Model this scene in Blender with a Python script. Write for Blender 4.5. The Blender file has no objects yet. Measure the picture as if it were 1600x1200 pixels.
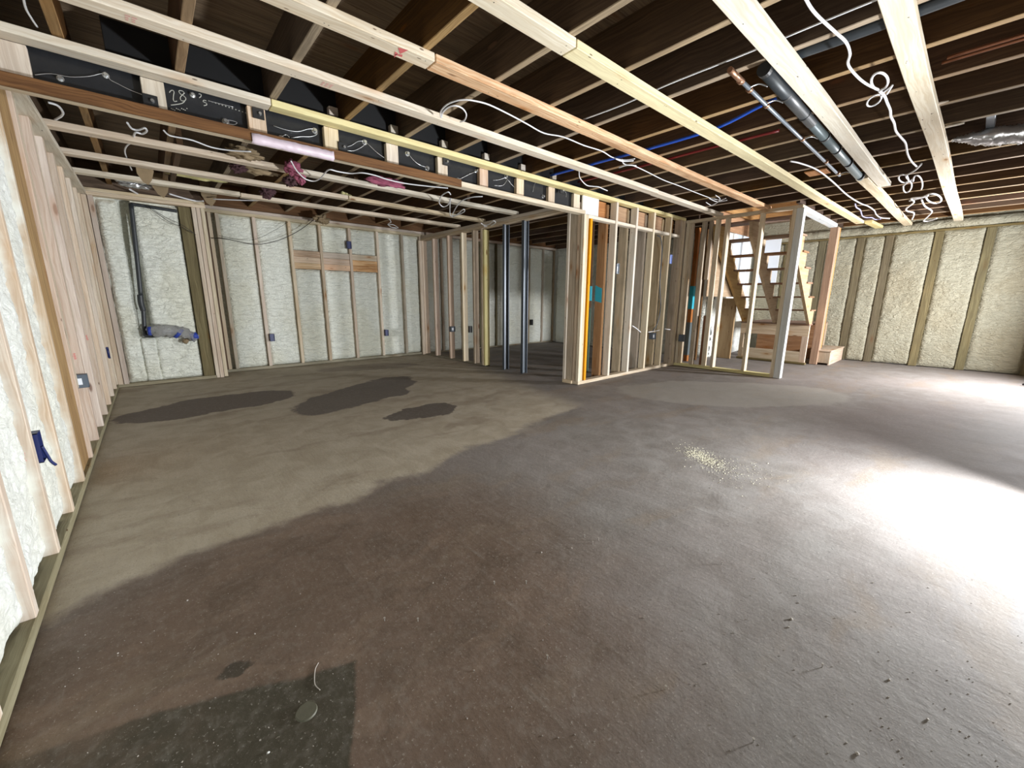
import bpy, bmesh, math, random
import numpy as np
from mathutils import Vector, Matrix, noise

random.seed(7)
S = bpy.context.scene
COL = S.collection

# ------------------------------------------------------------------ camera, world, lights, exposure
H = 0.97
F = 626.68
YAW, PITCH, ROLL = 0.725293, 0.209097, 0.00565669
cy, sy = math.cos(YAW), math.sin(YAW)
cp, sp = math.cos(PITCH), math.sin(PITCH)
cr, sr = math.cos(ROLL), math.sin(ROLL)
FW = Vector((sy * cp, cy * cp, -sp))
RT0 = Vector((cy, -sy, 0))
UP0 = RT0.cross(FW)
RT = cr * RT0 + sr * UP0
UP = -sr * RT0 + cr * UP0
cam = bpy.data.cameras.new('camera')
cam.sensor_width = 36
cam.lens = F / 1600 * 36
cam.clip_start = 0.02
co = bpy.data.objects.new('camera', cam)
COL.objects.link(co)
m = Matrix((RT, UP, -FW)).transposed().to_4x4()
m.translation = (0, 0, H)
co.matrix_world = m
S.camera = co

S.view_settings.view_transform = 'Standard'
S.view_settings.look = 'None'
S.view_settings.gamma = 1
S.view_settings.use_curve_mapping = False
S.view_settings.exposure = 0.16

w = bpy.data.worlds.new('world')
S.world = w
w.use_nodes = True
w.node_tree.nodes['Background'].inputs[0].default_value = (0.75, 0.8, 0.9, 1)
w.node_tree.nodes['Background'].inputs[1].default_value = 0.3


def area(name, loc, target, sx, sz, power, color, spread=180):
    l = bpy.data.lights.new(name, 'AREA')
    l.shape = 'RECTANGLE'
    l.size = sx
    l.size_y = sz
    l.energy = power
    l.color = color
    l.spread = math.radians(spread)
    o = bpy.data.objects.new(name, l)
    COL.objects.link(o)
    o.location = loc
    o.rotation_euler = (Vector(target) - Vector(loc)).to_track_quat('-Z', 'Y').to_euler()
    return o


# work light standing on the slab just right of the frame, flood aimed at the left wall
area('work_light', (3.0, -0.76, 0.33), (2.50, 0.17, 0.40), 0.26, 0.16, 118, (0.92, 0.97, 1.0), 142)
# second work light on its stand in the right part of the room
area('corner_work_light', (7.15, -1.15, 1.0), (5.4, 3.4, 1.2), 0.35, 0.25, 235, (0.96, 0.97, 1.0))
# added fill lamp, set in an unseen opening behind the camera
area('rear_fill', (2.6, -2.85, 1.35), (2.2, 3.0, 1.1), 1.6, 1.3, 26, (1.0, 0.97, 0.92))
# daylight coming down the open stairwell
area('stair_daylight', (7.2, 2.2, 3.1), (7.2, 2.2, 0), 0.9, 0.6, 9, (0.85, 0.92, 1.0))


# ------------------------------------------------------------------ image point -> point on a plane of the room
def ray(px, py):
    return FW + RT * ((px - 800) / F) - UP * ((py - 600) / F)


def onz(px, py, z):
    r = ray(px, py)
    t = (z - H) / r.z
    return Vector((r.x * t, r.y * t, z))


def ony(px, py, y):
    r = ray(px, py)
    t = y / r.y
    return Vector((r.x * t, y, H + r.z * t))


def onx(px, py, x):
    r = ray(px, py)
    t = x / r.x
    return Vector((x, r.y * t, H + r.z * t))


# ------------------------------------------------------------------ materials
class NT:
    def __init__(self, name):
        self.m = bpy.data.materials.new(name)
        self.m.use_nodes = True
        self.n = self.m.node_tree.nodes
        self.l = self.m.node_tree.links
        self.b = self.n['Principled BSDF']

    def node(self, t, **kw):
        x = self.n.new(t)
        for k, v in kw.items():
            setattr(x, k, v)
        return x

    def link(self, a, b):
        self.l.new(a, b)

    def val(self, sock, v):
        if hasattr(v, 'is_linked') or isinstance(v, bpy.types.NodeSocket):
            self.link(v, sock)
        else:
            sock.default_value = v

    def math(self, op, a, b=0.0, c=0.0, clamp=False):
        x = self.node('ShaderNodeMath', operation=op)
        x.use_clamp = clamp
        self.val(x.inputs[0], a)
        self.val(x.inputs[1], b)
        self.val(x.inputs[2], c)
        return x.outputs[0]

    def mix(self, f, a, b, mode='MIX'):
        x = self.node('ShaderNodeMix', data_type='RGBA', blend_type=mode)
        self.val(x.inputs[0], f)
        for s, v in ((x.inputs[6], a), (x.inputs[7], b)):
            if isinstance(v, tuple):
                s.default_value = (*v[:3], 1)
            else:
                self.link(v, s)
        return x.outputs[2]

    def noise(self, vec, scale, detail=4, rough=0.55, dist=0.0):
        x = self.node('ShaderNodeTexNoise')
        self.link(vec, x.inputs['Vector'])
        x.inputs['Scale'].default_value = scale
        x.inputs['Detail'].default_value = detail
        x.inputs['Roughness'].default_value = rough
        x.inputs['Distortion'].default_value = dist
        return x.outputs['Fac']

    def mapping(self, vec, scale=(1, 1, 1), loc=(0, 0, 0), rot=(0, 0, 0)):
        x = self.node('ShaderNodeMapping')
        self.link(vec, x.inputs[0])
        x.inputs['Scale'].default_value = scale
        x.inputs['Location'].default_value = loc
        x.inputs['Rotation'].default_value = rot
        return x.outputs[0]

    def ramp(self, f, stops):
        x = self.node('ShaderNodeValToRGB')
        self.link(f, x.inputs[0])
        e = x.color_ramp.elements
        while len(e) > 1:
            e.remove(e[-1])
        e[0].position = stops[0][0]
        e[0].color = (*stops[0][1], 1)
        for p, c in stops[1:]:
            k = e.new(p)
            k.color = (*c, 1)
        return x.outputs[0]

    def smooth(self, f, a, b):
        x = self.node('ShaderNodeMapRange')
        x.interpolation_type = 'SMOOTHSTEP'
        self.link(f, x.inputs[0])
        x.inputs[1].default_value = a
        x.inputs[2].default_value = b
        return x.outputs[0]

    def bump(self, h, strength=0.3, dist=0.01):
        x = self.node('ShaderNodeBump')
        x.inputs['Strength'].default_value = strength
        x.inputs['Distance'].default_value = dist
        self.link(h, x.inputs['Height'])
        self.link(x.outputs[0], self.b.inputs['Normal'])

    def done(self, color=None, rough=0.6, metal=0.0, spec=None):
        if color is not None:
            self.val(self.b.inputs['Base Color'], (*color, 1) if isinstance(color, tuple) else color)
        self.val(self.b.inputs['Roughness'], rough)
        self.b.inputs['Metallic'].default_value = metal
        if spec is not None:
            self.b.inputs['Specular IOR Level'].default_value = spec
        return self.m


def wood(name, base, dark, knot=(0.16, 0.07, 0.03), var=0.18, knots=True, stain=0.0, stain_col=(0.1, 0.08, 0.05), rough=0.7):
    t = NT(name)
    uv = t.node('ShaderNodeUVMap')
    uv.uv_map = 'UVMap'
    v = uv.outputs[0]
    warp = t.noise(t.mapping(v, (3, 9, 1)), 1.0, 3)
    wv = t.node('ShaderNodeVectorMath', operation='ADD')
    t.link(v, wv.inputs[0])
    cmb = t.node('ShaderNodeCombineXYZ')
    t.link(t.math('MULTIPLY', warp, 0.06), cmb.inputs[1])
    t.link(cmb.outputs[0], wv.inputs[1])
    grain = t.noise(t.mapping(wv.outputs[0], (2.5, 95, 1)), 1.0, 5, 0.62)
    broad = t.noise(t.mapping(wv.outputs[0], (1.2, 22, 1)), 1.0, 3)
    c = t.mix(t.smooth(grain, 0.38, 0.66), base, dark)
    c = t.mix(t.math('MULTIPLY', t.smooth(broad, 0.45, 0.62), 0.55), c, tuple(x * 0.92 for x in dark))
    blot = t.noise(t.mapping(v, (2.2, 6, 1)), 1.0, 3)
    c = t.mix(t.math('MULTIPLY', t.smooth(blot, 0.5, 0.72), 0.3), c, tuple(min(1, x * y) for x, y in zip(base, (1.0, 0.87, 0.76))))
    if knots:
        vo = t.node('ShaderNodeTexVoronoi')
        t.link(t.mapping(v, (2.6, 9, 1)), vo.inputs['Vector'])
        vo.inputs['Scale'].default_value = 1
        vo.inputs['Randomness'].default_value = 1
        k = t.smooth(vo.outputs['Distance'], 0.13, 0.06)
        sep = t.node('ShaderNodeSeparateColor')
        t.link(vo.outputs['Color'], sep.inputs[0])
        k = t.math('MULTIPLY', k, t.math('GREATER_THAN', sep.outputs[0], 0.4))
        c = t.mix(t.math('MULTIPLY', k, 0.85), c, knot)
        halo = t.math('MULTIPLY', t.smooth(vo.outputs['Distance'], 0.32, 0.1), t.math('GREATER_THAN', sep.outputs[0], 0.55))
        c = t.mix(t.math('MULTIPLY', halo, 0.45), c, tuple(x * y for x, y in zip(base, (0.75, 0.5, 0.3))))
        vo2 = t.node('ShaderNodeTexVoronoi')
        t.link(t.mapping(v, (7, 24, 1), (3, 1, 0)), vo2.inputs['Vector'])
        vo2.inputs['Scale'].default_value = 1
        sp2 = t.node('ShaderNodeSeparateColor')
        t.link(vo2.outputs['Color'], sp2.inputs[0])
        k2 = t.math('MULTIPLY', t.smooth(vo2.outputs['Distance'], 0.10, 0.06), t.math('GREATER_THAN', sp2.outputs[1], 0.72))
        c = t.mix(t.math('MULTIPLY', k2, 0.8), c, tuple(x * 0.5 for x in knot))
    if stain:
        st = t.noise(t.mapping(v, (2.0, 7, 1), (5, 3, 0)), 1.0, 4)
        c = t.mix(t.math('MULTIPLY', t.smooth(st, 0.48, 0.68), stain), c, stain_col)
    oi = t.node('ShaderNodeObjectInfo')
    hsv = t.node('ShaderNodeHueSaturation')
    hsv.inputs['Hue'].default_value = 0.5
    t.link(t.math('MULTIPLY_ADD', oi.outputs['Random'], var * 1.4, 1 - var * 0.8), hsv.inputs['Value'])
    rnd2 = t.math('FRACT', t.math('MULTIPLY', oi.outputs['Random'], 17.3))
    t.link(t.math('MULTIPLY_ADD', rnd2, 0.5, 0.75), hsv.inputs['Saturation'])
    rnd3 = t.math('FRACT', t.math('MULTIPLY', oi.outputs['Random'], 41.7))
    t.link(t.math('MULTIPLY_ADD', rnd3, 0.018, 0.491), hsv.inputs['Hue'])
    t.link(c, hsv.inputs['Color'])
    t.bump(grain, 0.25, 0.004)
    return t.done(hsv.outputs[0], rough, spec=0.25)


def overspray():
    m2 = M['pine_pink'].copy()
    m2.name = 'pine_over'
    nt = m2.node_tree
    bs = nt.nodes['Principled BSDF']
    src = bs.inputs['Base Color'].links[0].from_socket
    tc = nt.nodes.new('ShaderNodeTexCoord')
    sp_ = nt.nodes.new('ShaderNodeSeparateXYZ')
    nt.links.new(tc.outputs['Object'], sp_.inputs[0])
    nz = nt.nodes.new('ShaderNodeTexNoise')
    nt.links.new(tc.outputs['Object'], nz.inputs['Vector'])
    nz.inputs['Scale'].default_value = 5
    nz.inputs['Detail'].default_value = 5
    ma = nt.nodes.new('ShaderNodeMath')
    ma.operation = 'MULTIPLY_ADD'
    nt.links.new(nz.outputs['Fac'], ma.inputs[0])
    ma.inputs[1].default_value = 0.16
    nt.links.new(sp_.outputs[0], ma.inputs[2])
    mr = nt.nodes.new('ShaderNodeMapRange')
    mr.interpolation_type = 'SMOOTHSTEP'
    nt.links.new(ma.outputs[0], mr.inputs[0])
    mr.inputs[1].default_value = 0.125
    mr.inputs[2].default_value = 0.075
    mx = nt.nodes.new('ShaderNodeMix')
    mx.data_type = 'RGBA'
    nt.links.new(mr.outputs[0], mx.inputs[0])
    nt.links.new(src, mx.inputs[6])
    mx.inputs[7].default_value = (0.80, 0.80, 0.74, 1)
    nt.links.new(mx.outputs[2], bs.inputs['Base Color'])
    return m2


def flat(name, c, rough=0.5, metal=0.0, var=0.0, nscale=20, spec=None):
    t = NT(name)
    tc = t.node('ShaderNodeTexCoord')
    if var:
        nz = t.noise(tc.outputs['Object'], nscale, 4)
        col = t.mix(nz, tuple(x * (1 - var) for x in c), tuple(min(1, x * (1 + var)) for x in c))
        t.bump(nz, 0.15, 0.004)
    else:
        col = c
    return t.done(col, rough, metal, spec)


def foam(name, c, warm, bump=0.9, scale=1.0):
    t = NT(name)
    tc = t.node('ShaderNodeTexCoord')
    v = tc.outputs['Object']
    a = t.noise(t.mapping(v, (13, 13, 30)), 1.0 * scale, 5, 0.55, 1.6)
    b = t.noise(v, 60, 3, 0.6)
    big = t.noise(v, 1.6, 3)
    col = t.mix(t.smooth(big, 0.4, 0.66), c, warm)
    col = t.mix(t.math('MULTIPLY', t.smooth(a, 0.46, 0.3), 0.14), col, tuple(x * 0.8 for x in warm))
    h = t.math('ADD', t.math('MULTIPLY', a, 1.0), t.math('MULTIPLY', b, 0.18))
    t.bump(h, bump, 0.03)
    return t.done(col, 0.55, spec=0.35)


M = {}
M['pine'] = wood('pine', (0.72, 0.63, 0.50), (0.56, 0.45, 0.32))
M['pine_strip'] = wood('pine_strip', (0.79, 0.72, 0.60), (0.66, 0.56, 0.42), var=0.08)
M['pine_yellow'] = wood('pine_yellow', (0.78, 0.71, 0.42), (0.66, 0.57, 0.31), var=0.06)
M['pine_orange'] = wood('pine_orange', (0.78, 0.60, 0.40), (0.58, 0.36, 0.20), var=0.06, stain=0.5, stain_col=(0.25, 0.14, 0.07))
M['pine_pink'] = wood('pine_pink', (0.69, 0.58, 0.48), (0.55, 0.42, 0.32))
M['pine_grey'] = wood('pine_grey', (0.58, 0.48, 0.36), (0.42, 0.33, 0.24), stain=0.35)
M['post_white'] = wood('post_white', (0.74, 0.77, 0.78), (0.62, 0.64, 0.64), var=0.03, knot=(0.4, 0.38, 0.35))
M['redwood'] = wood('redwood', (0.43, 0.24, 0.13), (0.32, 0.16, 0.08), var=0.08)
M['orange_edge'] = wood('orange_edge', (0.85, 0.46, 0.12), (0.75, 0.36, 0.08), var=0.04, knots=False)
M['plywood'] = wood('plywood', (0.50, 0.28, 0.13), (0.36, 0.18, 0.08), var=0.1)
M['stringer'] = wood('stringer', (0.50, 0.37, 0.23), (0.38, 0.26, 0.15), var=0.1)
M['stair_tread'] = wood('stair_tread', (0.33, 0.20, 0.12), (0.22, 0.12, 0.07), var=0.08)
M['pine_over'] = overspray()
M['treated'] = wood('treated', (0.22, 0.185, 0.10), (0.13, 0.105, 0.055), var=0.1, stain=0.3, rough=0.8)
M['brown_board'] = wood('brown_board', (0.19, 0.11, 0.055), (0.10, 0.055, 0.028), var=0.08)
M['gold_post'] = wood('gold_post', (0.50, 0.32, 0.12), (0.28, 0.15, 0.05), var=0.05)
M['joist_edge_lit'] = wood('joist_edge_lit', (0.38, 0.27, 0.16), (0.24, 0.16, 0.09), var=0.12, stain=0.3)  # paler bare undersides, with the light from below put into the colour
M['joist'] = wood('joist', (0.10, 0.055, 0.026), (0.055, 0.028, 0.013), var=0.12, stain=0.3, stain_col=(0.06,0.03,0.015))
M['sub'] = wood('sub', (0.26, 0.17, 0.10), (0.15, 0.09, 0.05), var=0.0, stain=0.3)
M['plate_grey'] = wood('plate_grey', (0.36, 0.33, 0.24), (0.25, 0.22, 0.15), var=0.05, stain=0.3)
M['old_dark'] = wood('old_dark', (0.16, 0.09, 0.05), (0.10, 0.055, 0.03), var=0.1)
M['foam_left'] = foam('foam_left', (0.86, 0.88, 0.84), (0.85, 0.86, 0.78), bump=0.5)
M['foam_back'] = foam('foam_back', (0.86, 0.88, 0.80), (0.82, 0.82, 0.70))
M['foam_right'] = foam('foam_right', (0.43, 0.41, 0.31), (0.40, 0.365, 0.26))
M['steel_black'] = flat('steel_black', (0.018, 0.019, 0.022), 0.33, 0.0, 0.3, 40)
M['black'] = flat('black', (0.012, 0.012, 0.013), 0.5)
M['galv'] = flat('galv', (0.06, 0.07, 0.085), 0.4, 0.4, 0.1, 60)
M['galv_lip'] = flat('galv_lip', (0.27, 0.30, 0.34), 0.38, 0.4)
M['zinc'] = flat('zinc', (0.72, 0.74, 0.76), 0.25, 0.9)
M['foil'] = flat('foil', (0.75, 0.76, 0.78), 0.28, 0.85, 0.15, 80)
M['chalk'] = flat('chalk', (0.42, 0.42, 0.38), 0.9)
M['cable'] = flat('cable', (0.80, 0.80, 0.82), 0.42)
M['cable_dark'] = flat('cable_dark', (0.02, 0.018, 0.016), 0.5)
M['cable_lilac'] = flat('cable_lilac', (0.38, 0.38, 0.62), 0.42)
M['pex_blue'] = flat('pex_blue', (0.02, 0.09, 0.52), 0.35)
M['pex_red'] = flat('pex_red', (0.16, 0.012, 0.012), 0.4)
M['copper'] = flat('copper', (0.48, 0.27, 0.17), 0.32, 0.85, 0.2, 30)
M['copper_bright'] = flat('copper_bright', (0.24, 0.10, 0.055), 0.35, 0.9)
M['pipe_black'] = flat('pipe_black', (0.03, 0.035, 0.04), 0.42, 0.0, 0.3, 30)
M['pipe_grey'] = flat('pipe_grey', (0.13, 0.16, 0.17), 0.36, 0.1, 0.2, 20)
M['box_navy'] = flat('box_navy', (0.015, 0.025, 0.12), 0.45)
M['box_grey'] = flat('box_grey', (0.10, 0.12, 0.15), 0.5)
M['box_sky'] = flat('box_sky', (0.38, 0.48, 0.85), 0.5)
M['label'] = flat('label', (0.78, 0.80, 0.86), 0.6)
M['tape_blue'] = flat('tape_blue', (0.02, 0.05, 0.34), 0.6)
M['lilac'] = flat('lilac', (0.66, 0.55, 0.62), 0.35, 0, 0.1, 30)
M['ink'] = flat('ink', (0.62, 0.14, 0.14), 0.8)
M['ink_soft'] = flat('ink_soft', (0.70, 0.38, 0.34), 0.8)
M['pink_wool'] = flat('pink_wool', (0.30, 0.08, 0.13), 0.95, 0, 0.5, 25)
M['dark_rag'] = flat('dark_rag', (0.07, 0.03, 0.035), 0.9, 0, 0.5, 25)
M['paper_brown'] = flat('paper_brown', (0.26, 0.19, 0.11), 0.85, 0, 0.3, 14)
M['yellow_wool'] = flat('yellow_wool', (0.55, 0.50, 0.24), 0.95, 0, 0.35, 25)
M['teal'] = flat('teal', (0.03, 0.42, 0.55), 0.6, 0, 0.15, 12)
M['green_old'] = flat('green_old', (0.07, 0.12, 0.085), 0.7, 0, 0.3, 12)
M['white_board'] = flat('white_board', (0.82, 0.86, 0.90), 0.5)
M['white_paint'] = flat('white_paint', (0.80, 0.80, 0.78), 0.55)
M['tab'] = wood('tab', (0.78, 0.70, 0.60), (0.66, 0.56, 0.45), var=0.04, knots=False)
M['stone'] = flat('stone', (0.42, 0.38, 0.34), 0.9, 0, 0.3, 60)
M['sawdust'] = flat('sawdust', (0.62, 0.58, 0.44), 0.9)
M['nail'] = flat('nail', (0.55, 0.52, 0.48), 0.35, 0.6)
M['dark_plastic'] = flat('dark_plastic', (0.02, 0.02, 0.025), 0.4)

t = NT('clear_bag')
tc = t.node('ShaderNodeTexCoord')
nz = t.noise(tc.outputs['Object'], 22, 4, 0.6, 1.0)
t.bump(nz, 0.5, 0.02)
t.b.inputs['Transmission Weight'].default_value = 0.75
t.b.inputs['IOR'].default_value = 1.15
M['bag'] = t.done((0.72, 0.72, 0.72), 0.16)

t = NT('window_glass')
t.b.inputs['Emission Color'].default_value = (0.74, 0.85, 1.0, 1)
t.b.inputs['Emission Strength'].default_value = 0.85
M['daylight_pane'] = t.done((0.5, 0.55, 0.6), 0.2)


# concrete slab with its own stains
def concrete():
    t = NT('concrete')
    tc = t.node('ShaderNodeTexCoord')
    v = tc.outputs['Object']
    sepn = t.node('ShaderNodeSeparateXYZ')
    wob = t.node('ShaderNodeTexNoise')
    t.link(v, wob.inputs['Vector'])
    wob.inputs['Scale'].default_value = 2.2
    wob.inputs['Detail'].default_value = 7
    wob.inputs['Roughness'].default_value = 0.62
    vm = t.node('ShaderNodeVectorMath', operation='SUBTRACT')
    t.link(wob.outputs['Color'], vm.inputs[0])
    vm.inputs[1].default_value = (0.5, 0.5, 0.5)
    vs = t.node('ShaderNodeVectorMath', operation='SCALE')
    t.link(vm.outputs[0], vs.inputs[0])
    vs.inputs['Scale'].default_value = 0.42
    va = t.node('ShaderNodeVectorMath', operation='ADD')
    t.link(v, va.inputs[0])
    t.link(vs.outputs[0], va.inputs[1])
    wv = va.outputs[0]
    t.link(wv, sepn.inputs[0])

    def ell(cx, cy_, a, b, rot, e0, e1, warped=True):
        s = t.mapping(wv if warped else v, (1, 1, 0), (-cx, -cy_, 0))
        mp = t.node('ShaderNodeMapping')
        mp.vector_type = 'POINT'
        t.link(s, mp.inputs[0])
        mp.inputs['Rotation'].default_value = (0, 0, -rot)
        s2 = t.mapping(mp.outputs[0], (1 / a, 1 / b, 0))
        ln = t.node('ShaderNodeVectorMath', operation='LENGTH')
        t.link(s2, ln.inputs[0])
        return t.smooth(ln.outputs['Value'], e1, e0)

    fine = t.noise(v, 34, 6, 0.65)
    mid = t.noise(v, 5.5, 6, 0.6, 0.6)
    big = t.noise(t.mapping(v, (1, 1, 1), (3, 7, 0)), 0.8, 4, 0.55, 0.5)
    c = t.mix(t.smooth(mid, 0.32, 0.7), (0.190, 0.168, 0.152), (0.245, 0.225, 0.210))
    c = t.mix(t.math('MULTIPLY', t.smooth(big, 0.42, 0.62), 0.5), c, (0.26, 0.225, 0.21))
    # brown damp slab in front of the left wall
    brown = ell(0.15, 1.0, 1.35, 1.0, 0.55, 0.55, 1.15)
    c = t.mix(t.math('MULTIPLY', brown, 0.75), c, (0.150, 0.095, 0.062))
    c = t.mix(t.math('MULTIPLY', t.math('MULTIPLY', brown, t.smooth(mid, 0.48, 0.62)), 0.6), c, (0.12, 0.085, 0.062))
    blk = t.noise(t.mapping(wv, (1.6, 4.5, 1), (2, 5, 0), (0, 0, 0.5)), 1.0, 6, 0.65)
    c = t.mix(t.math('MULTIPLY', t.math('MULTIPLY', brown, t.smooth(blk, 0.5, 0.64)), 0.5), c, (0.25, 0.18, 0.135))
    # tan dry skim coat beyond y = 1.9, up to the back wall
    x_, y_ = sepn.outputs[0], sepn.outputs[1]
    edge = t.math('SUBTRACT', y_, t.math('MULTIPLY_ADD', x_, 0.17, 1.80))
    tan = t.smooth(edge, -0.03, 0.06)
    tan = t.math('MULTIPLY', tan, t.smooth(t.math('SUBTRACT', t.math('MULTIPLY_ADD', y_, 0.25, 2.35), x_), -0.15, 0.35))
    c = t.mix(t.math('MULTIPLY', tan, 0.92), c, t.mix(t.smooth(mid, 0.35, 0.65), (0.42, 0.36, 0.275), (0.50, 0.44, 0.35)))
    strk = t.noise(t.mapping(wv, (0.8, 3.2, 1), (0, 0, 0), (0, 0, 0.35)), 1.0, 5, 0.6)
    c = t.mix(t.math('MULTIPLY', t.smooth(strk, 0.52, 0.66), 0.45), c, (0.24, 0.185, 0.135))
    # pale round skim patch by the stairs
    pale = ell(4.55, 1.6, 1.25, 0.62, -0.72, 0.9, 1.0)
    c = t.mix(t.math('MULTIPLY', pale, 0.5), c, (0.37, 0.35, 0.31))
    # purple brown zone on the right
    pur = ell(4.4, 0.3, 1.6, 0.45, -0.2, 0.4, 1.2)
    c = t.mix(t.math('MULTIPLY', pur, 0.55), c, (0.185, 0.15, 0.14))
    # damp patches
    for (cx, cy_, a, b, r, k, col) in [
            (0.33, 4.52, 0.72, 0.36, 0.10, 0.9, (0.135, 0.110, 0.098)),
            (1.57, 4.12, 0.92, 0.38, 0.60, 0.9, (0.140, 0.120, 0.108)),
            (1.66, 3.05, 0.33, 0.21, -0.1, 0.95, (0.125, 0.105, 0.092)),
            (2.3, 5.62, 0.72, 0.27, -0.25, 0.6, (0.22, 0.18, 0.15))]:
        sh = ell(cx, cy_, a, b, r, 0.93, 1.0)
        c = t.mix(t.math('MULTIPLY', sh, k), c, col)
    sx2 = t.node('ShaderNodeSeparateXYZ')
    vs2 = t.node('ShaderNodeVectorMath', operation='SCALE')
    t.link(vm.outputs[0], vs2.inputs[0])
    vs2.inputs['Scale'].default_value = 0.10
    va2 = t.node('ShaderNodeVectorMath', operation='ADD')
    t.link(v, va2.inputs[0])
    t.link(vs2.outputs[0], va2.inputs[1])
    t.link(va2.outputs[0], sx2.inputs[0])
    gx, gy = sx2.outputs[0], sx2.outputs[1]
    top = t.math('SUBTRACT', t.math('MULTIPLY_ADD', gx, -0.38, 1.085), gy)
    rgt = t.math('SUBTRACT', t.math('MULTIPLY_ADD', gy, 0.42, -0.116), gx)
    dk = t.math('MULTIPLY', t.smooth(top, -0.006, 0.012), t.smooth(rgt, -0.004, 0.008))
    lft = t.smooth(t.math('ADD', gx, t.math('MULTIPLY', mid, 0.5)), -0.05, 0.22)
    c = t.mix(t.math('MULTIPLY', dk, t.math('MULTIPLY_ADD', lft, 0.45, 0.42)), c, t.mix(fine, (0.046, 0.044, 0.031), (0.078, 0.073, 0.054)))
    dk2 = ell(0.04, 1.13, 0.045, 0.03, 0.1, 0.7, 1.1)
    c = t.mix(t.math('MULTIPLY', dk2, 0.85), c, (0.06, 0.052, 0.04))
    lx = ell(0.15, 0.912, 0.026, 0.021, 0.5, 0.9, 1.03, False)
    c = t.mix(t.math('MULTIPLY', lx, 0.6), c, (0.14, 0.135, 0.10))
    # scrape marks
    mk = t.noise(t.mapping(v, (26, 3.0, 1), (0, 0, 0), (0, 0, 0.62)), 1.0, 5, 0.6)
    c = t.mix(t.math('MULTIPLY', t.smooth(mk, 0.60, 0.76), 0.22), c, (0.36, 0.34, 0.31))
    # fine specks
    vo = t.node('ShaderNodeTexVoronoi')
    t.link(v, vo.inputs['Vector'])
    vo.inputs['Scale'].default_value = 26
    spk = t.smooth(vo.outputs['Distance'], 0.10, 0.04)
    c = t.mix(t.math('MULTIPLY', spk, 0.35), c, (0.10, 0.085, 0.075))
    grn = t.noise(v, 150, 3, 0.7)
    c = t.mix(t.math('MULTIPLY', t.smooth(grn, 0.40, 0.30), 0.45), c, (0.10, 0.085, 0.07))
    c = t.mix(t.math('MULTIPLY', t.smooth(grn, 0.60, 0.72), 0.40), c, (0.55, 0.52, 0.47))
    c = t.mix(t.math('MULTIPLY', t.smooth(fine, 0.45, 0.75), 0.16), c, (0.40, 0.38, 0.35))
    hh = t.math('ADD', t.math('MULTIPLY', t.noise(v, 75, 5, 0.7), 0.35), t.math('ADD', t.math('MULTIPLY', mid, 0.8), t.math('MULTIPLY', mk, 0.35)))
    t.bump(hh, 0.30, 0.010)
    return t.done(c, t.math('MULTIPLY_ADD', mid, 0.25, 0.62), spec=0.16)


M['concrete'] = concrete()


# ------------------------------------------------------------------ geometry helpers
W = {}


def link(name, me, parent=None, origin=None):
    o = bpy.data.objects.new(name, me)
    COL.objects.link(o)
    if parent:
        o.parent = parent
    return o


def finish(name, bm, mats, parent=None, smooth=False):
    """link a bmesh built in world coordinates; the origin goes to the middle of its base"""
    bm.normal_update()
    xs = [v.co.x for v in bm.verts]
    ys = [v.co.y for v in bm.verts]
    zs = [v.co.z for v in bm.verts]
    org = Vector(((min(xs) + max(xs)) / 2, (min(ys) + max(ys)) / 2, min(zs)))
    bmesh.ops.translate(bm, verts=bm.verts, vec=-org)
    me = bpy.data.meshes.new(name)
    bm.to_mesh(me)
    bm.free()
    if not isinstance(mats, (list, tuple)):
        mats = [mats]
    for x in mats:
        me.materials.append(M[x] if isinstance(x, str) else x)
    if smooth:
        for p in me.polygons:
            p.use_smooth = True
    o = bpy.data.objects.new(name, me)
    COL.objects.link(o)
    if parent:
        o.parent = parent
        o.location = org - W[parent.name]
    else:
        o.location = org
    W[o.name] = org
    return o


def empty(name, loc, label=None, cat=None, group=None):
    o = bpy.data.objects.new(name, None)
    COL.objects.link(o)
    o.location = loc
    o.empty_display_size = 0.1
    W[o.name] = Vector(loc)
    return tag(o, label, cat, group)


def tag(o, label=None, cat=None, group=None, kind=None):
    if label:
        o['label'] = label
    if cat:
        o['category'] = cat
    if group:
        o['group'] = group
    if kind:
        o['kind'] = kind
    return o


def uvbox(bm, faces, axis=None):
    uvl = bm.loops.layers.uv.get('UVMap') or bm.loops.layers.uv.new('UVMap')
    vs = {v for f in faces for v in f.verts}
    ext = [max(v.co[i] for v in vs) - min(v.co[i] for v in vs) for i in range(3)]
    L = axis if axis is not None else ext.index(max(ext))
    A, B = [i for i in range(3) if i != L]
    ru, rv = random.random() * 40, random.random() * 40
    for f in faces:
        n = f.normal
        for lp in f.loops:
            c = lp.vert.co
            if abs(n[L]) > 0.8:
                lp[uvl].uv = (c[A] * 0.6 + ru, c[B] + rv)
            else:
                lp[uvl].uv = (c[L] + ru, c[A] + c[B] + rv)


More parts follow.
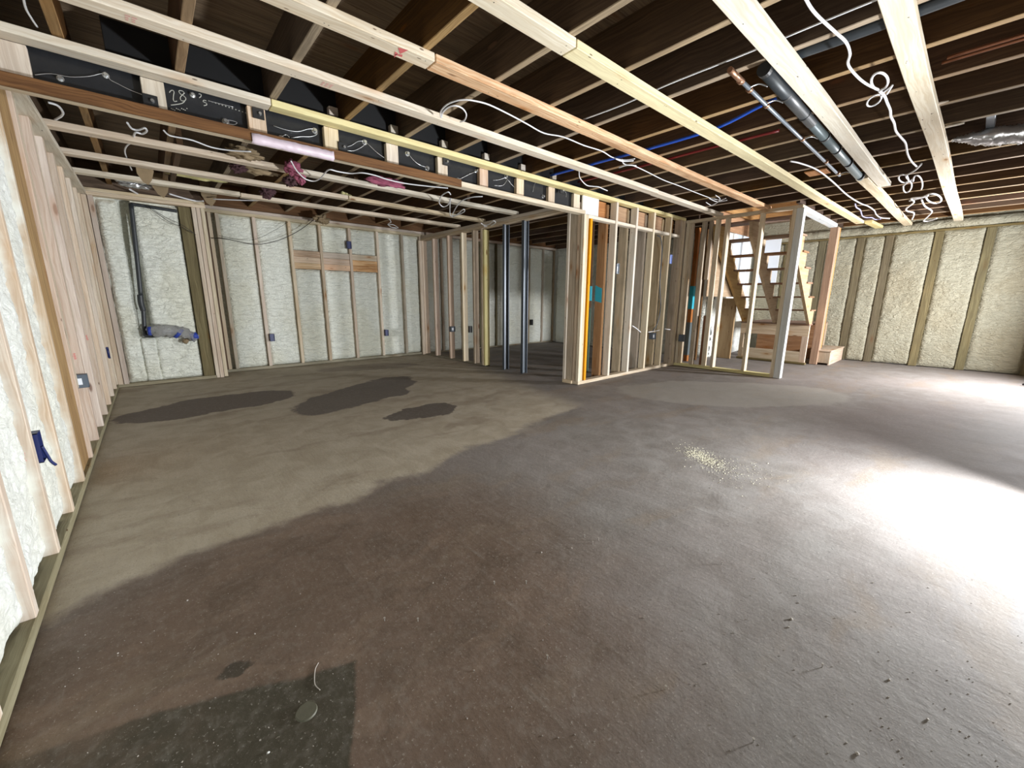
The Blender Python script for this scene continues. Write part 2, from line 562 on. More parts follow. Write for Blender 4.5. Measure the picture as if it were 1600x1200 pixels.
def addbox(bm, x0, x1, y0, y1, z0, z1, bev=0.0, mi=0, rot=None, axis=None):
    r = bmesh.ops.create_cube(bm, size=1)
    vs = r['verts']
    bmesh.ops.scale(bm, vec=(abs(x1 - x0), abs(y1 - y0), abs(z1 - z0)), verts=vs)
    fs = list({f for v in vs for f in v.link_faces})
    if bev:
        es = list({e for v in vs for e in v.link_edges})
        q = bmesh.ops.bevel(bm, geom=es, offset=bev, segments=1, affect='EDGES', profile=0.5)
        fs = list({f for f in q['faces']} | {f for f in fs if f.is_valid})
        vs = list({v for f in fs for v in f.verts})
        fs = list({f for v in vs for f in v.link_faces})
    bm.normal_update()
    uvbox(bm, fs, axis)
    for f in fs:
        f.material_index = mi
    if rot is not None:
        bmesh.ops.transform(bm, matrix=rot, verts=vs)
    bmesh.ops.translate(bm, verts=vs, vec=((x0 + x1) / 2, (y0 + y1) / 2, (z0 + z1) / 2))
    return vs


def board(name, x0, x1, y0, y1, z0, z1, mat='pine', parent=None, bev=0.0025, rot=None, warp=0.0, axis=None):
    bm = bmesh.new()
    addbox(bm, x0, x1, y0, y1, z0, z1, bev, rot=rot, axis=axis)
    return finish(name, bm, mat, parent)


def prism(bm, pts, thick, axis='y', at=0.0, mi=0):
    """extrude an outline drawn in the plane normal to axis"""
    def P(a, b, t):
        return (t, a, b) if axis == 'x' else ((a, t, b) if axis == 'y' else (a, b, t))
    v0 = [bm.verts.new(P(a, b, at)) for a, b in pts]
    v1 = [bm.verts.new(P(a, b, at + thick)) for a, b in pts]
    n = len(pts)
    fs = [bm.faces.new(v0), bm.faces.new(v1[::-1])]
    for i in range(n):
        fs.append(bm.faces.new((v0[i], v1[i], v1[(i + 1) % n], v0[(i + 1) % n])))
    bmesh.ops.recalc_face_normals(bm, faces=fs)
    bm.normal_update()
    uvbox(bm, fs)
    for f in fs:
        f.material_index = mi
    return fs


def smooth_path(pts, sub=6, closed=False):
    pts = [Vector(p) for p in pts]
    if len(pts) < 3:
        return pts
    out = []
    n = len(pts)
    for i in range(n - 1):
        p0 = pts[max(0, i - 1)]
        p1, p2 = pts[i], pts[i + 1]
        p3 = pts[min(n - 1, i + 2)]
        for k in range(sub):
            t = k / sub
            out.append(0.5 * ((2 * p1) + (-p0 + p2) * t + (2 * p0 - 5 * p1 + 4 * p2 - p3) * t * t + (-p0 + 3 * p1 - 3 * p2 + p3) * t ** 3))
    out.append(pts[-1])
    return out


def addtube(bm, pts, r, seg=8, mi=0, rr=None):
    n = len(pts)
    t0 = (pts[1] - pts[0]).normalized()
    u = t0.orthogonal().normalized()
    rings = []
    for i, p in enumerate(pts):
        t = (pts[min(n - 1, i + 1)] - pts[max(0, i - 1)])
        if t.length < 1e-9:
            t = t0.copy()
        t.normalize()
        u = (u - t * u.dot(t))
        u = u.normalized() if u.length > 1e-6 else t.orthogonal().normalized()
        v = t.cross(u)
        q = rr[i] if rr else r
        rings.append([bm.verts.new(p + (u * math.cos(a) + v * math.sin(a)) * q) for a in [2 * math.pi * k / seg for k in range(seg)]])
    for i in range(n - 1):
        for k in range(seg):
            f = bm.faces.new((rings[i][k], rings[i][(k + 1) % seg], rings[i + 1][(k + 1) % seg], rings[i + 1][k]))
            f.smooth = True
            f.material_index = mi
    for ring in (rings[0][::-1], rings[-1]):
        f = bm.faces.new(ring)
        f.material_index = mi


def tube(name, pts, r, mat, parent=None, seg=8, sub=6):
    bm = bmesh.new()
    addtube(bm, smooth_path(pts, sub), r, seg)
    return finish(name, bm, mat, parent)


def fbm(p, o=4):
    return noise.fractal(p, 0.6, 2.1, o)


def foam_patch(bm, o, u, n, wdt, h, base, bulge, rough, step=0.03, seed=0.0, ragged=0.0, edge=0.035, mi=0):
    """a sprayed foam fill: grid from corner o along u (width) and z (height), pushed out along n"""
    o, u, n = Vector(o), Vector(u), Vector(n)
    nu = max(4, int(wdt / step))
    nv = max(4, int(h / step))
    g = []
    for j in range(nv + 1):
        row = []
        for i in range(nu + 1):
            a, b = i / nu, j / nv
            du = min(a, 1 - a) * wdt
            dv = min(b, 1 - b) * h
            pil = min(1, du / edge) ** 0.5 * min(1, dv / (edge * 1.3)) ** 0.5
            p = Vector((a * wdt + seed * 3.1, b * h, seed))
            d = bulge * pil + rough * (fbm(Vector((p.x * 5, p.y * 5, seed)), 3) * 0.7 + (0.5 - abs(fbm(Vector((p.x * 9, p.y * 16, seed + 5)), 4))) * 0.55)
            q = o + u * (a * wdt) + Vector((0, 0, b * h)) + n * (base + d)
            if ragged and j == 0:
                q.z += ragged * (fbm(Vector((p.x * 14, 0, seed)), 3) + 0.4)
            row.append(bm.verts.new(q))
        g.append(row)
    flip = u.cross(Vector((0, 0, 1))).dot(n) < 0
    for j in range(nv):
        for i in range(nu):
            vs = [g[j][i], g[j][i + 1], g[j + 1][i + 1], g[j + 1][i]]
            if flip:
                vs.reverse()
            f = bm.faces.new(vs)
            f.smooth = True
            f.material_index = mi


def blob(bm, c, sx, sy_, sz, amp=0.35, seed=0.0, sub=3, mi=0):
    r = bmesh.ops.create_icosphere(bm, subdivisions=sub, radius=1)
    for v in r['verts']:
        d = 1 + amp * fbm(v.co * 1.7 + Vector((seed, seed * 2, 0)), 4)
        v.co = Vector((v.co.x * sx * d + c[0], v.co.y * sy_ * d + c[1], v.co.z * sz * d + c[2]))
    for f in {f for v in r['verts'] for f in v.link_faces}:
        f.smooth = True
        f.material_index = mi


# ================================================================== SETTING
XL, XR, YN, YB = -0.47, 8.66, -3.05, 6.40
ZS, ZJ, ZF = 2.068, 2.106, 2.335

bm = bmesh.new()
nx, ny = 230, 236
X0, X1, Y0, Y1 = XL - 0.1, XR + 0.1, YN - 0.1, YB + 0.15
g = []
for j in range(ny + 1):
    row = []
    for i in range(nx + 1):
        # finer squares near the camera
        x = X0 + (X1 - X0) * (i / nx) ** 1.35
        y = Y0 + (Y1 - Y0) * (j / ny)
        z = 0.0035 * fbm(Vector((x * 1.1, y * 1.1, 0)), 3) + 0.0012 * fbm(Vector((x * 7, y * 7, 4)), 3) - 0.004
        row.append(bm.verts.new((x, y, z)))
    g.append(row)
for j in range(ny):
    for i in range(nx):
        f = bm.faces.new((g[j][i], g[j][i + 1], g[j + 1][i + 1], g[j + 1][i]))
        f.smooth = True
bmesh.ops.triangulate(bm, faces=bm.faces)
me = bpy.data.meshes.new('floor')
bm.to_mesh(me)
bm.free()
me.materials.append(M['concrete'])
fo = bpy.data.objects.new('floor', me)
COL.objects.link(fo)
tag(fo, 'stained bare concrete slab floor of the basement', kind='structure')

# subfloor planks over the joists
bm = bmesh.new()
x = XL - 0.1
yy = YN
while yy < YB + 0.1:
    wd = 0.138
    if yy + wd < 1.62 or yy > 2.80:
        addbox(bm, XL - 0.1, XR + 0.1, yy, yy + wd - 0.003, ZF, ZF + 0.02, 0, axis=0)
    else:
        addbox(bm, XL - 0.1, 5.95, yy, yy + wd - 0.003, ZF, ZF + 0.02, 0, axis=0)
        addbox(bm, 8.40, XR + 0.1, yy, yy + wd - 0.003, ZF, ZF + 0.02, 0, axis=0)
    yy += wd
tag(finish('ceiling', bm, 'sub'), 'old plank subfloor seen between the joists', kind='structure')


def wall(name, mat, patches, slabs, label):
    bm = bmesh.new()
    for p in patches:
        foam_patch(bm, **p)
    for s in slabs:
        addbox(bm, *s)
    o = finish(name, bm, mat)
    return tag(o, label, kind='structure')


# ---- left wall: foam between the studs
ylines = [-2.99, -2.58, -2.17, -1.76, -1.35, -0.94, -0.53, -0.12, 0.29, 0.70, 1.10, 1.51, 1.73, 2.14, 2.52, 2.93, 3.35, 3.75, 4.14, 4.54, 4.95, 5.36, 5.77]
ylines = [-2.96, -2.14, -1.32, -0.5, 0.09, 0.50, 0.91, 1.32, 1.73, 2.14, 2.53, 2.93, 3.35, 3.75, 4.14, 4.54, 4.95, 5.36, 5.77, 6.04]
pt = []
for a, b in zip(ylines[:-1], ylines[1:]):
    if abs(a - 2.93) < 0.01:
        continue
    near = 0.7 < a < 3
    pt.append(dict(o=(XL, a + 0.0, 0.045), u=(0, 1, 0), n=(1, 0, 0), wdt=b - 0.038 - a, h=(ZF if a < 2.9 else 1.995) - 0.045,
                   base=0.046 if a < 2.9 else 0.012, bulge=0.026, rough=0.016, step=0.010 if near else 0.03, seed=a * 3, ragged=0.04, edge=0.03))
wall('wall_left', 'foam_left', pt, [(XL - 0.12, XL - 0.001, YN - 0.1, YB + 0.2, 0, ZF)], 'left basement wall filled with pale spray foam between studs')

# ---- back wall
pt = []
YF = 6.12
pt.append(dict(o=(-0.285, YF, 0.03), u=(1, 0, 0), n=(0, -1, 0), wdt=0.165, h=1.92, base=0.0, bulge=0.05, rough=0.018, step=0.014, seed=1.0))
pt.append(dict(o=(-0.025, YF, 0.03), u=(1, 0, 0), n=(0, -1, 0), wdt=0.40, h=1.92, base=0.0, bulge=0.05, rough=0.018, step=0.014, seed=2.0))
pt.append(dict(o=(-0.14, YF, 0.03), u=(1, 0, 0), n=(0, -1, 0), wdt=0.14, h=0.49, base=0.0, bulge=0.05, rough=0.018, step=0.014, seed=2.7, edge=0.012))
bx = [0.76, 1.15, 1.565, 1.955, 2.375, 2.805, 3.225, 3.56]
rows = {2: 1, 3: 1, 4: 1}
for k in range(7):
    xa, xb = bx[k] + 0.017, bx[k + 1] - 0.017
    segs = [(0.038, 1.95)] if k not in rows else [(0.038, 1.368 - 0.038), (1.622, 1.95 - 1.584)]
    for z0, hh in segs:
        pt.append(dict(o=(xa, YB + 0.09, z0), u=(1, 0, 0), n=(0, -1, 0), wdt=xb - xa, h=hh if z0 > 1 else (hh if k in rows else 1.95), base=0.045, bulge=0.035, rough=0.012, step=0.016, seed=k * 2.3 + z0))
bx2 = [3.66, 3.99, 4.42, 4.85, 5.25, 5.56, 6.16, 6.58, 6.93]
for k in range(8):
    pt.append(dict(o=(bx2[k] + 0.017, YB + 0.09, 0.02), u=(1, 0, 0), n=(0, -1, 0), wdt=bx2[k + 1] - bx2[k] - 0.034, h=2.0, base=0.045, bulge=0.03, rough=0.012, step=0.025, seed=k * 1.7 + 9))
wall('wall_back', 'foam_back', pt, [(XL, XR, YB + 0.09, YB + 0.2, 0, ZF), (XL, -0.14, YF, YB + 0.1, 0, 1.98), (-0.02, 0.50, YF, YB + 0.1, 0, 1.98), (-0.14, -0.02, YF + 0.08, YB + 0.1, 0, 1.98)],
     'back basement wall of pale spray foam bays')

# ---- right wall
ry = [-0.57, 0.0, 0.49, 1.02, 1.30, 1.75, 2.2, 2.84]
ry = [-2.9, -2.2, -1.4, -0.60, 0.0, 0.49, 1.02, 1.36, 1.86, 2.36, 2.84]
pt = []
for a, b in zip(ry[:-1], ry[1:]):
    pt.append(dict(o=(XR + 0.05, b - 0.045, 0.01), u=(0, -1, 0), n=(-1, 0, 0), wdt=b - a - 0.09, h=1.95, base=0.03, bulge=0.025, rough=0.014, step=0.02, seed=a * 2 + 31))
pt.append(dict(o=(XR + 0.05, 2.84, 1.985), u=(0, -1, 0), n=(-1, 0, 0), wdt=5.7, h=0.12, base=0.04, bulge=0.035, rough=0.03, step=0.03, seed=77))
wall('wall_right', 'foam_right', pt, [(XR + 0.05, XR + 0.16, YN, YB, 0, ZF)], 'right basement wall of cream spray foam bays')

# ---- wall behind the camera, with an unseen opening made for the fill lamp
bm = bmesh.new()
for s in [(XL, 1.75, YN - 0.1, YN, 0, ZF), (3.45, XR, YN - 0.1, YN, 0, ZF), (1.75, 3.45, YN - 0.1, YN, 2.03, ZF), (1.75, 3.45, YN - 0.1, YN, 0, 0.6)]:
    addbox(bm, *s)
tag(finish('wall_near', bm, 'foam_back'), 'near basement wall with an unseen opening for the fill lamp', kind='structure')

# ---- back room's right wall and the stairwell's far wall
bm = bmesh.new()
for k, (a, b) in enumerate([(2.98, 3.4), (3.45, 3.87), (3.92, 4.34), (4.39, 4.81), (4.86, 5.28), (5.33, 5.75), (5.8, 6.36)]):
    foam_patch(bm, o=(6.98, b, 0.02), u=(0, -1, 0), n=(-1, 0, 0), wdt=b - a, h=2.02, base=0.0, bulge=0.03, rough=0.015, step=0.03, seed=50 + k)
addbox(bm, 6.98, 7.08, 2.96, YB + 0.1, 0, ZF)
tag(finish('wall_back_room', bm, 'foam_back'), 'spray foamed end wall of the room behind the partition', kind='structure')
bm = bmesh.new()
foam_patch(bm, o=(7.12, 2.92, 0.0), u=(1, 0, 0), n=(0, -1, 0), wdt=1.5, h=1.12, base=0.0, bulge=0.04, rough=0.05, step=0.03, seed=91)
addbox(bm, 7.05, XR + 0.06, 2.92, 2.96, 0, 1.14)
addbox(bm, 7.05, 7.62, 2.92, 2.96, 1.14, ZF)
addbox(bm, 8.52, XR + 0.06, 2.92, 2.96, 1.14, ZF)
tag(finish('wall_stair', bm, 'foam_left'), 'white spray foamed wall behind the stairs', kind='structure')
# window lighting the stairs
bm = bmesh.new()
for s in [(7.62, 7.67, 2.90, 2.97, 1.14, 2.2), (8.47, 8.52, 2.90, 2.97, 1.14, 2.2), (7.67, 8.47, 2.90, 2.97, 1.14, 1.19), (7.67, 8.47, 2.90, 2.97, 2.15, 2.2), (8.05, 8.08, 2.91, 2.96, 1.19, 2.15)]:
    addbox(bm, *s, 0.004)
wf = tag(finish('window_1', bm, 'white_paint'), 'daylit basement window behind the open stairs', kind='structure')
bm = bmesh.new()
addbox(bm, 7.67, 8.47, 2.935, 2.941, 1.19, 2.15)
finish('pane', bm, 'daylight_pane', wf)
# stairwell shaft above the ceiling
bm = bmesh.new()
addbox(bm, 5.9, 5.95, 1.60, 2.85, ZF, 3.3)
addbox(bm, 8.40, 8.45, 1.60, 2.85, ZF, 3.3)
addbox(bm, 5.95, 8.40, 1.58, 1.62, ZF, 3.3)
addbox(bm, 5.95, 8.40, 2.81, 2.85, ZF, 3.3)
addbox(bm, 5.9, 8.45, 1.58, 2.85, 3.3, 3.33)
tag(finish('wall_shaft', bm, 'plywood'), 'plywood lined stairwell shaft above the basement', kind='structure')

# dark rim boards above the foam walls beyond the beam
for nm, b_ in [('trim_1', (-0.40, 6.93, 6.372, 6.398, 2.072, ZF)), ('trim_2', (XL + 0.005, -0.375, 3.0, 6.37, 2.004, ZF)), ('trim_3', (6.945, 6.97, 3.0, 6.37, 2.06, ZF)), ('trim_4', (-0.375, 0.60, 6.125, 6.15, 2.042, ZF))]:
    tag(board(nm, *b_, 'old_dark'), 'dark rim board closing the top of the wall', kind='structure')
# low concrete curb of the back left bay
tag(board('baseboard_back', -0.38, 0.50, 6.03, 6.13, -0.002, 0.032, 'plate_grey'), 'grey footing strip under the foam beside the black pipe', kind='structure')

# ================================================================== JOISTS
def joist(x0, x1, y0, y1):
    bm = bmesh.new()
    addbox(bm, x0, x1, y0, y1, ZJ, ZF, 0.003, axis=1)
    bm.normal_update()
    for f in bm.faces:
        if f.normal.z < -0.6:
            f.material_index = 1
    return finish('floor_joist', bm, ['joist', 'joist_edge_lit'])


words = ['first', 'second', 'third', 'fourth', 'fifth', 'sixth', 'seventh', 'eighth', 'ninth', 'tenth', 'eleventh', 'twelfth', 'thirteenth',
         'fourteenth', 'fifteenth', 'sixteenth', 'seventeenth', 'eighteenth', 'nineteenth', 'twentieth', 'twenty-first']
jx = [-0.17 + 0.4236 * k for k in range(21)]
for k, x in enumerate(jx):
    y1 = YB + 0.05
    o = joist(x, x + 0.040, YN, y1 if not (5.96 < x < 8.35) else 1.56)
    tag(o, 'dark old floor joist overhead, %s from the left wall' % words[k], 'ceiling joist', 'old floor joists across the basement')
k = 0
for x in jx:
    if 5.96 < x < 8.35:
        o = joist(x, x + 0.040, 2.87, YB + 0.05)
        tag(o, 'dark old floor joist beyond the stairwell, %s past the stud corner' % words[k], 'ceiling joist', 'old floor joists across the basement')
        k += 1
o = board('trimmer_joist', 5.93, 8.42, 1.56, 1.60, ZJ, ZF, 'joist')
tag(o, 'dark trimmer board along the near side of the stairwell opening', 'ceiling joist')

# ================================================================== FURRING STRIPS under the joists (near half of the room)
def strip(x0, x1, y, mat, label, dy0=0.0, dy1=0.0, z=ZS, group='pale furring strips under the ceiling joists', nails=True, w_=0.089):
    """flat 2x4; y is its near edge, dy1 the sideways drift at its far end"""
    bm = bmesh.new()
    addbox(bm, x0, x1, y, y + w_, z, z + 0.038, 0.003, axis=0)
    # cut into stations so the board can wander a little like real lumber
    n = max(2, int((x1 - x0) / 0.5))
    for i in range(1, n):
        xx = x0 + (x1 - x0) * i / n
        bmesh.ops.bisect_plane(bm, geom=bm.verts[:] + bm.edges[:] + bm.faces[:], plane_co=(xx, 0, 0), plane_no=(1, 0, 0))
    for v in bm.verts:
        a = (v.co.x - x0) / (x1 - x0)
        v.co.y += dy0 * (1 - a) + dy1 * a + 0.004 * math.sin(v.co.x * 1.9 + y * 7)
    bm.normal_update()
    if nails:
        for jx_ in jx:
            for dx in (0.008, 0.026):
                if x0 < jx_ + dx < x1 and random.random() < 0.75:
                    a = (jx_ + dx - x0) / (x1 - x0)
                    r = bmesh.ops.create_circle(bm, cap_ends=True, segments=8, radius=0.0028)
                    off = y + dy0 * (1 - a) + dy1 * a + random.choice((0.024, 0.064)) + random.uniform(-0.004, 0.004)
                    bmesh.ops.translate(bm, verts=r['verts'], vec=(jx_ + dx, off, z - 0.0006))
                    for f in {f for v in r['verts'] for f in v.link_faces}:
                        f.material_index = 1
                        f.normal_flip()
    o = finish('furring_strip', bm, [mat, 'black'])
    return tag(o, label, 'furring strip', group)


strip(XL + 0.01, 4.18, 2.40, 'pine_strip', 'long pale furring strip nearest the bolted beam, crossing above the panels')
strip(4.185, 5.90, 2.41, 'pine_strip', 'short pale furring strip ending on the stud corner beside the bolted beam', 0, 0.0)
strip(XL + 0.01, 1.165, 1.875, 'pine_strip', 'whitish furring strip with red chalk arrow, left half of the second run', 0.01, 0.0)
strip(1.17, 5.92, 1.875, 'pine_orange', 'orange streaked furring strip, right half of the second run', 0.0, -0.02)
strip(XL + 0.01, 1.575, 1.358, 'pine_strip', 'whitish furring strip, left half of the third run', 0.01, 0.0)
strip(1.58, 7.90, 1.358, 'pine_yellow', 'long yellowish furring strip of the third run reaching past the stairs', 0.0, -0.11)
strip(7.92, 8.60, 1.16, 'pine_yellow', 'short furring strip scabbed on by the right foam wall', 0.0, -0.04, nails=False)
strip(XL + 0.01, 5.55, 0.722, 'pine_strip', 'wide pale furring strip beside the black waste pipe', 0.03, 0.0)
strip(5.06, 8.60, 0.826, 'pine', 'darker ended furring strip lapped beside the pale one, reaching the right wall', 0.0, -0.03)
strip(XL + 0.01, 8.60, 0.325, 'pine_strip', 'rightmost pale furring strip running to the right foam wall', 0.025, -0.035)
# red chalk arrow and mill stamps (ink on the bottoms of the boards)
def ink(pts, z, name_, mat='ink'):
    bm = bmesh.new()
    f = bm.faces.new([bm.verts.new((p[0], p[1], z)) for p in pts])
    if f.normal.z > 0:
        f.normal_flip()
    return bm


# ================================================================== SOFFIT STRIPS beyond the beam
Z2 = 2.0
G2 = 'pale furring strips of the lower ceiling beyond the beam'
strip(-0.36, 1.06, 3.95, 'pine', 'lower ceiling strip nearest the beam, left piece with a broken end', z=Z2, group=G2)
strip(1.07, 3.60, 3.95, 'pine', 'lower ceiling strip nearest the beam, right piece behind the white cable', 0.0, -0.0, z=Z2, group=G2)
strip(-0.36, 1.73, 4.60, 'pine', 'middle strip of the lower ceiling, left piece', z=Z2, group=G2)
strip(1.74, 3.60, 4.60, 'pine', 'middle strip of the lower ceiling, right piece', 0, 0.02, z=Z2, group=G2)
strip(-0.36, 0.85, 5.22, 'pine', 'strip of the lower ceiling nearest the foam wall, left piece', z=Z2, group=G2)
strip(0.86, 3.60, 5.25, 'pine', 'strip of the lower ceiling nearest the foam wall, right piece', 0, -0.02, z=Z2, group=G2)
for i, (x, ya, yb) in enumerate([(0.253, 3.97, 5.3), (1.52, 3.97, 5.3), (2.79, 3.97, 5.3)]):
    o = board('ceiling_hanger', x + 0.041, x + 0.079, ya, yb, Z2 + 0.038, ZJ + 0.1, 'joist')
    tag(o, ['brown packing board between joist and lower strips, nearest the left wall', 'brown packing board above the middle of the lower ceiling strips', 'brown packing board above the lower strips near the open partition'][i], 'board', 'packing boards over the lower ceiling')

# ================================================================== LEFT STUD WALL
SL = empty('stud_wall', (-0.42, 2.0, 0), 'long left stud wall with pinkish studs against white spray foam', 'stud wall')
board('bottom_plate', -0.467, -0.376, YN, 6.04, 0, 0.038, 'plate_grey', SL)
board('top_plate', -0.467, -0.376, YN, 2.88, 2.03, ZS, 'pine', SL)
board('top_plate', -0.467, -0.330, 2.99, 6.10, 1.965, 2.0, 'pine', SL)
for i, y in enumerate(ylines):
    top = 2.03 if y < 2.95 else 1.965
    board('stud', -0.464, -0.376, y - 0.038, y, 0.038, top, 'pine_over' if y < 3.0 else random.choice(['pine_pink', 'pine_pink', 'pine']), SL)
    if 3.0 < y < 5.6:
        board('stud', -0.464, -0.376, y + 0.0, y + 0.037, 0.45 + 0.3 * (i % 3), top, 'pine', SL)
o = board('timber_post', -0.466, -0.392, 2.932, 3.31, 0.038, 1.965, 'gold_post', SL)
# debris and mill stamps on the studs
def stamp(parent, cx, cyy, cz, nrm, w_, h_, seedv, mat='ink_soft', rows_=2, cols=3):
    bm = bmesh.new()
    random.seed(seedv)
    for a in range(rows_):
        for b in range(cols):
            for c in range(3):
                u0 = -w_ / 2 + w_ * b / cols + 0.1 * w_ / cols
                u1 = u0 + w_ / cols * random.uniform(0.45, 0.8)
                v0 = -h_ / 2 + h_ * (a * 3 + c) / (rows_ * 3) + 0.0008
                v1 = v0 + h_ / (rows_ * 3) * 0.6
                if nrm == 'y':
                    q = [(cx + u0, cyy, cz + v0), (cx + u1, cyy, cz + v0), (cx + u1, cyy, cz + v1), (cx + u0, cyy, cz + v1)]
                elif nrm == 'x':
                    q = [(cx, cyy - u0, cz + v0), (cx, cyy - u1, cz + v0), (cx, cyy - u1, cz + v1), (cx, cyy - u0, cz + v1)]
                else:
                    q = [(cx + u0, cyy + v1, cz), (cx + u1, cyy + v1, cz), (cx + u1, cyy + v0, cz), (cx + u0, cyy + v0, cz)]
                bm.faces.new([bm.verts.new(p) for p in q])
    return finish('mill_stamp', bm, mat, parent)


for (yy, zz, sd) in [(2.102, 0.42, 3), (2.102, 1.25, 4), (3.312, 0.62, 5), (3.712, 0.60, 6), (3.312, 1.60, 7), (4.502, 0.66, 8), (1.692, 0.95, 9)]:
    stamp(SL, -0.415, yy - 0.0008, zz, 'y', 0.045, 0.04, sd, 'ink_soft' if sd % 2 else 'ink')

# ================================================================== BACK WALL FRAMING
SB = empty('stud_wall', (0.5, 6.05, 0), 'back left stud bay framing around the black pipe with brown treated post', 'stud wall')
for x in (-0.375, -0.33):
    board('stud', x, x + 0.04, 6.03, 6.12, 0.03, 1.965, 'pine_pink', SB)
board('treated_post', 0.375, 0.485, 6.06, 6.15, 0.02, 1.96, 'treated', SB)
for i, x in enumerate((0.49, 0.531, 0.572)):
    board('stud', x, x + 0.038, 6.03 - 0.006 * i, 6.12, 0.0 + 0.01 * (i == 2), 1.965, ['pine', 'pine_pink', 'pine'][i], SB)
board('top_plate', -0.37, 0.62, 6.02, 6.12, 1.965, 2.0, 'pine', SB)
board('top_plate', -0.37, 0.62, 6.04, 6.13, 2.0, 2.038, 'pine', SB)

SC = empty('stud_wall', (2.1, 6.4, 0), 'back stud wall with foam bays and three flat blocking boards', 'stud wall')
board('bottom_plate', 0.62, 3.62, 6.37, 6.46, 0, 0.038, 'plate_grey', SC)
board('top_plate', 0.60, 3.64, 6.36, 6.46, 1.988, 2.026, 'pine', SC)
board('top_plate', 0.60, 3.64, 6.37, 6.46, 2.028, 2.066, 'pine_pink', SC)
board('stud', 0.625, 0.663, 6.37, 6.46, 0.038, 1.988, 'old_dark', SC)
for i, x in enumerate([0.68] + bx):
    board('stud', x - 0.019, x + 0.019, 6.372, 6.46, 0.038, 1.988, ['pine', 'pine_grey', 'pine_pink'][i % 3], SC)
for k in (2, 3, 4):
    for a in range(3):
        board('blocking', bx[k] + 0.02, bx[k + 1] - 0.02, 6.385, 6.423, 1.37 + a * 0.084, 1.37 + a * 0.084 + 0.082, random.choice(['pine_pink', 'pine', 'pine_orange']), SC)

SD = empty('stud_wall', (5.3, 6.4, 0), 'shaded stud wall across the back of the room behind the partition', 'stud wall')
board('top_plate', 3.67, 6.95, 6.36, 6.46, 2.03, 2.07, 'pine_pink', SD)
board('bottom_plate', 3.67, 6.95, 6.40, 6.46, 0, 0.02, 'plate_grey', SD)
for i, x in enumerate(bx2):
    board('stud', x - 0.019, x + 0.019, 6.40, 6.47, 0.02, 2.03, ['pine_grey', 'treated'][i in (0, 3, 4)], SD)

# ================================================================== BEAM
B = empty('steel_beam', (1.6, 3.03, 1.9), 'black bolted steel beam overhead with chalk writing and wire loops', 'beam')
bm = bmesh.new()
addbox(bm, -0.45, 3.52, 3.02, 3.04, 1.88, ZJ - 0.003, 0.002)
addbox(bm, -0.45, 3.52, 3.04, 3.10, 1.90, ZJ - 0.004, 0)
finish('web', bm, 'steel_black', B)


def bolt(x, z, r=0.012, ln=0.022, tilt=0.0):
    bm = bmesh.new()
    res = bmesh.ops.create_cone(bm, cap_ends=True, segments=6, radius1=r, radius2=r * 0.9, depth=ln)
    bmesh.ops.rotate(bm, verts=res['verts'], cent=(0, 0, 0), matrix=Matrix.Rotation(math.pi / 2, 3, 'X'))
    bmesh.ops.translate(bm, verts=res['verts'], vec=(x, 3.02 - ln / 2, z))
    res = bmesh.ops.create_cone(bm, cap_ends=True, segments=14, radius1=r * 1.5, radius2=r * 1.5, depth=0.003)
    bmesh.ops.rotate(bm, verts=res['verts'], cent=(0, 0, 0), matrix=Matrix.Rotation(math.pi / 2, 3, 'X'))
    bmesh.ops.translate(bm, verts=res['verts'], vec=(x, 3.0185, z))
    return finish('bolt', bm, 'zinc', B)


YP = 3.012
def bp(px, py):
    v = ony(px, py, YP)
    return v


for p in [(94, 122), (165, 117), (301, 148), (353, 190), (440, 216), (492, 204), (539, 231), (570, 222), (605, 252), (637, 240), (668, 263), (716, 281), (745, 267), (791, 276), (811, 297), (849, 307), (869, 291), (901, 309)]:
    q = bp(*p)
    bolt(q.x, q.z, 0.009 if q.x < 0.4 else 0.012)
wires = [[(55, 118), (80, 116), (110, 121), (140, 120), (165, 115), (172, 125), (185, 132), (205, 142), (232, 152)],
         [(325, 158), (345, 163), (365, 168)], [(353, 188), (362, 189), (370, 192), (366, 195), (355, 194)],
         [(427, 197), (445, 203), (465, 206), (482, 202), (492, 203), (495, 210), (485, 214), (470, 214), (455, 216)],
         [(437, 216), (446, 211), (452, 215)],
         [(535, 231), (548, 228), (560, 221), (572, 222)], [(538, 235), (552, 236), (565, 230), (572, 223)], [(573, 224), (590, 240), (605, 250)],
         [(638, 241), (645, 250), (655, 258), (667, 262)], [(716, 281), (730, 274), (745, 267)],
         [(770, 282), (780, 281), (790, 277)], [(772, 290), (785, 290), (792, 281)], [(792, 280), (802, 292), (811, 297)],
         [(832, 300), (834, 290), (836, 286)], [(879, 296), (884, 302), (884, 308)]]
for wv in wires:
    tube('wire_loop', [bp(*p) - Vector((0, 0.006, 0)) for p in wv], 0.0016, 'foil', B, 5, 4)
# chalk writing  28's
def chalk(strokes):
    bm = bmesh.new()
    for st in strokes:
        pts = [bp(*p) for p in st]
        pts = smooth_path([Vector((q.x, 3.0185, q.z)) for q in pts], 5)
        addtube(bm, pts, 0.0022, 5)
    return finish('chalk_writing', bm, 'chalk', B)


def zc(x, y):
    return (255 + x / 11.03, 125 + y / 11.03)


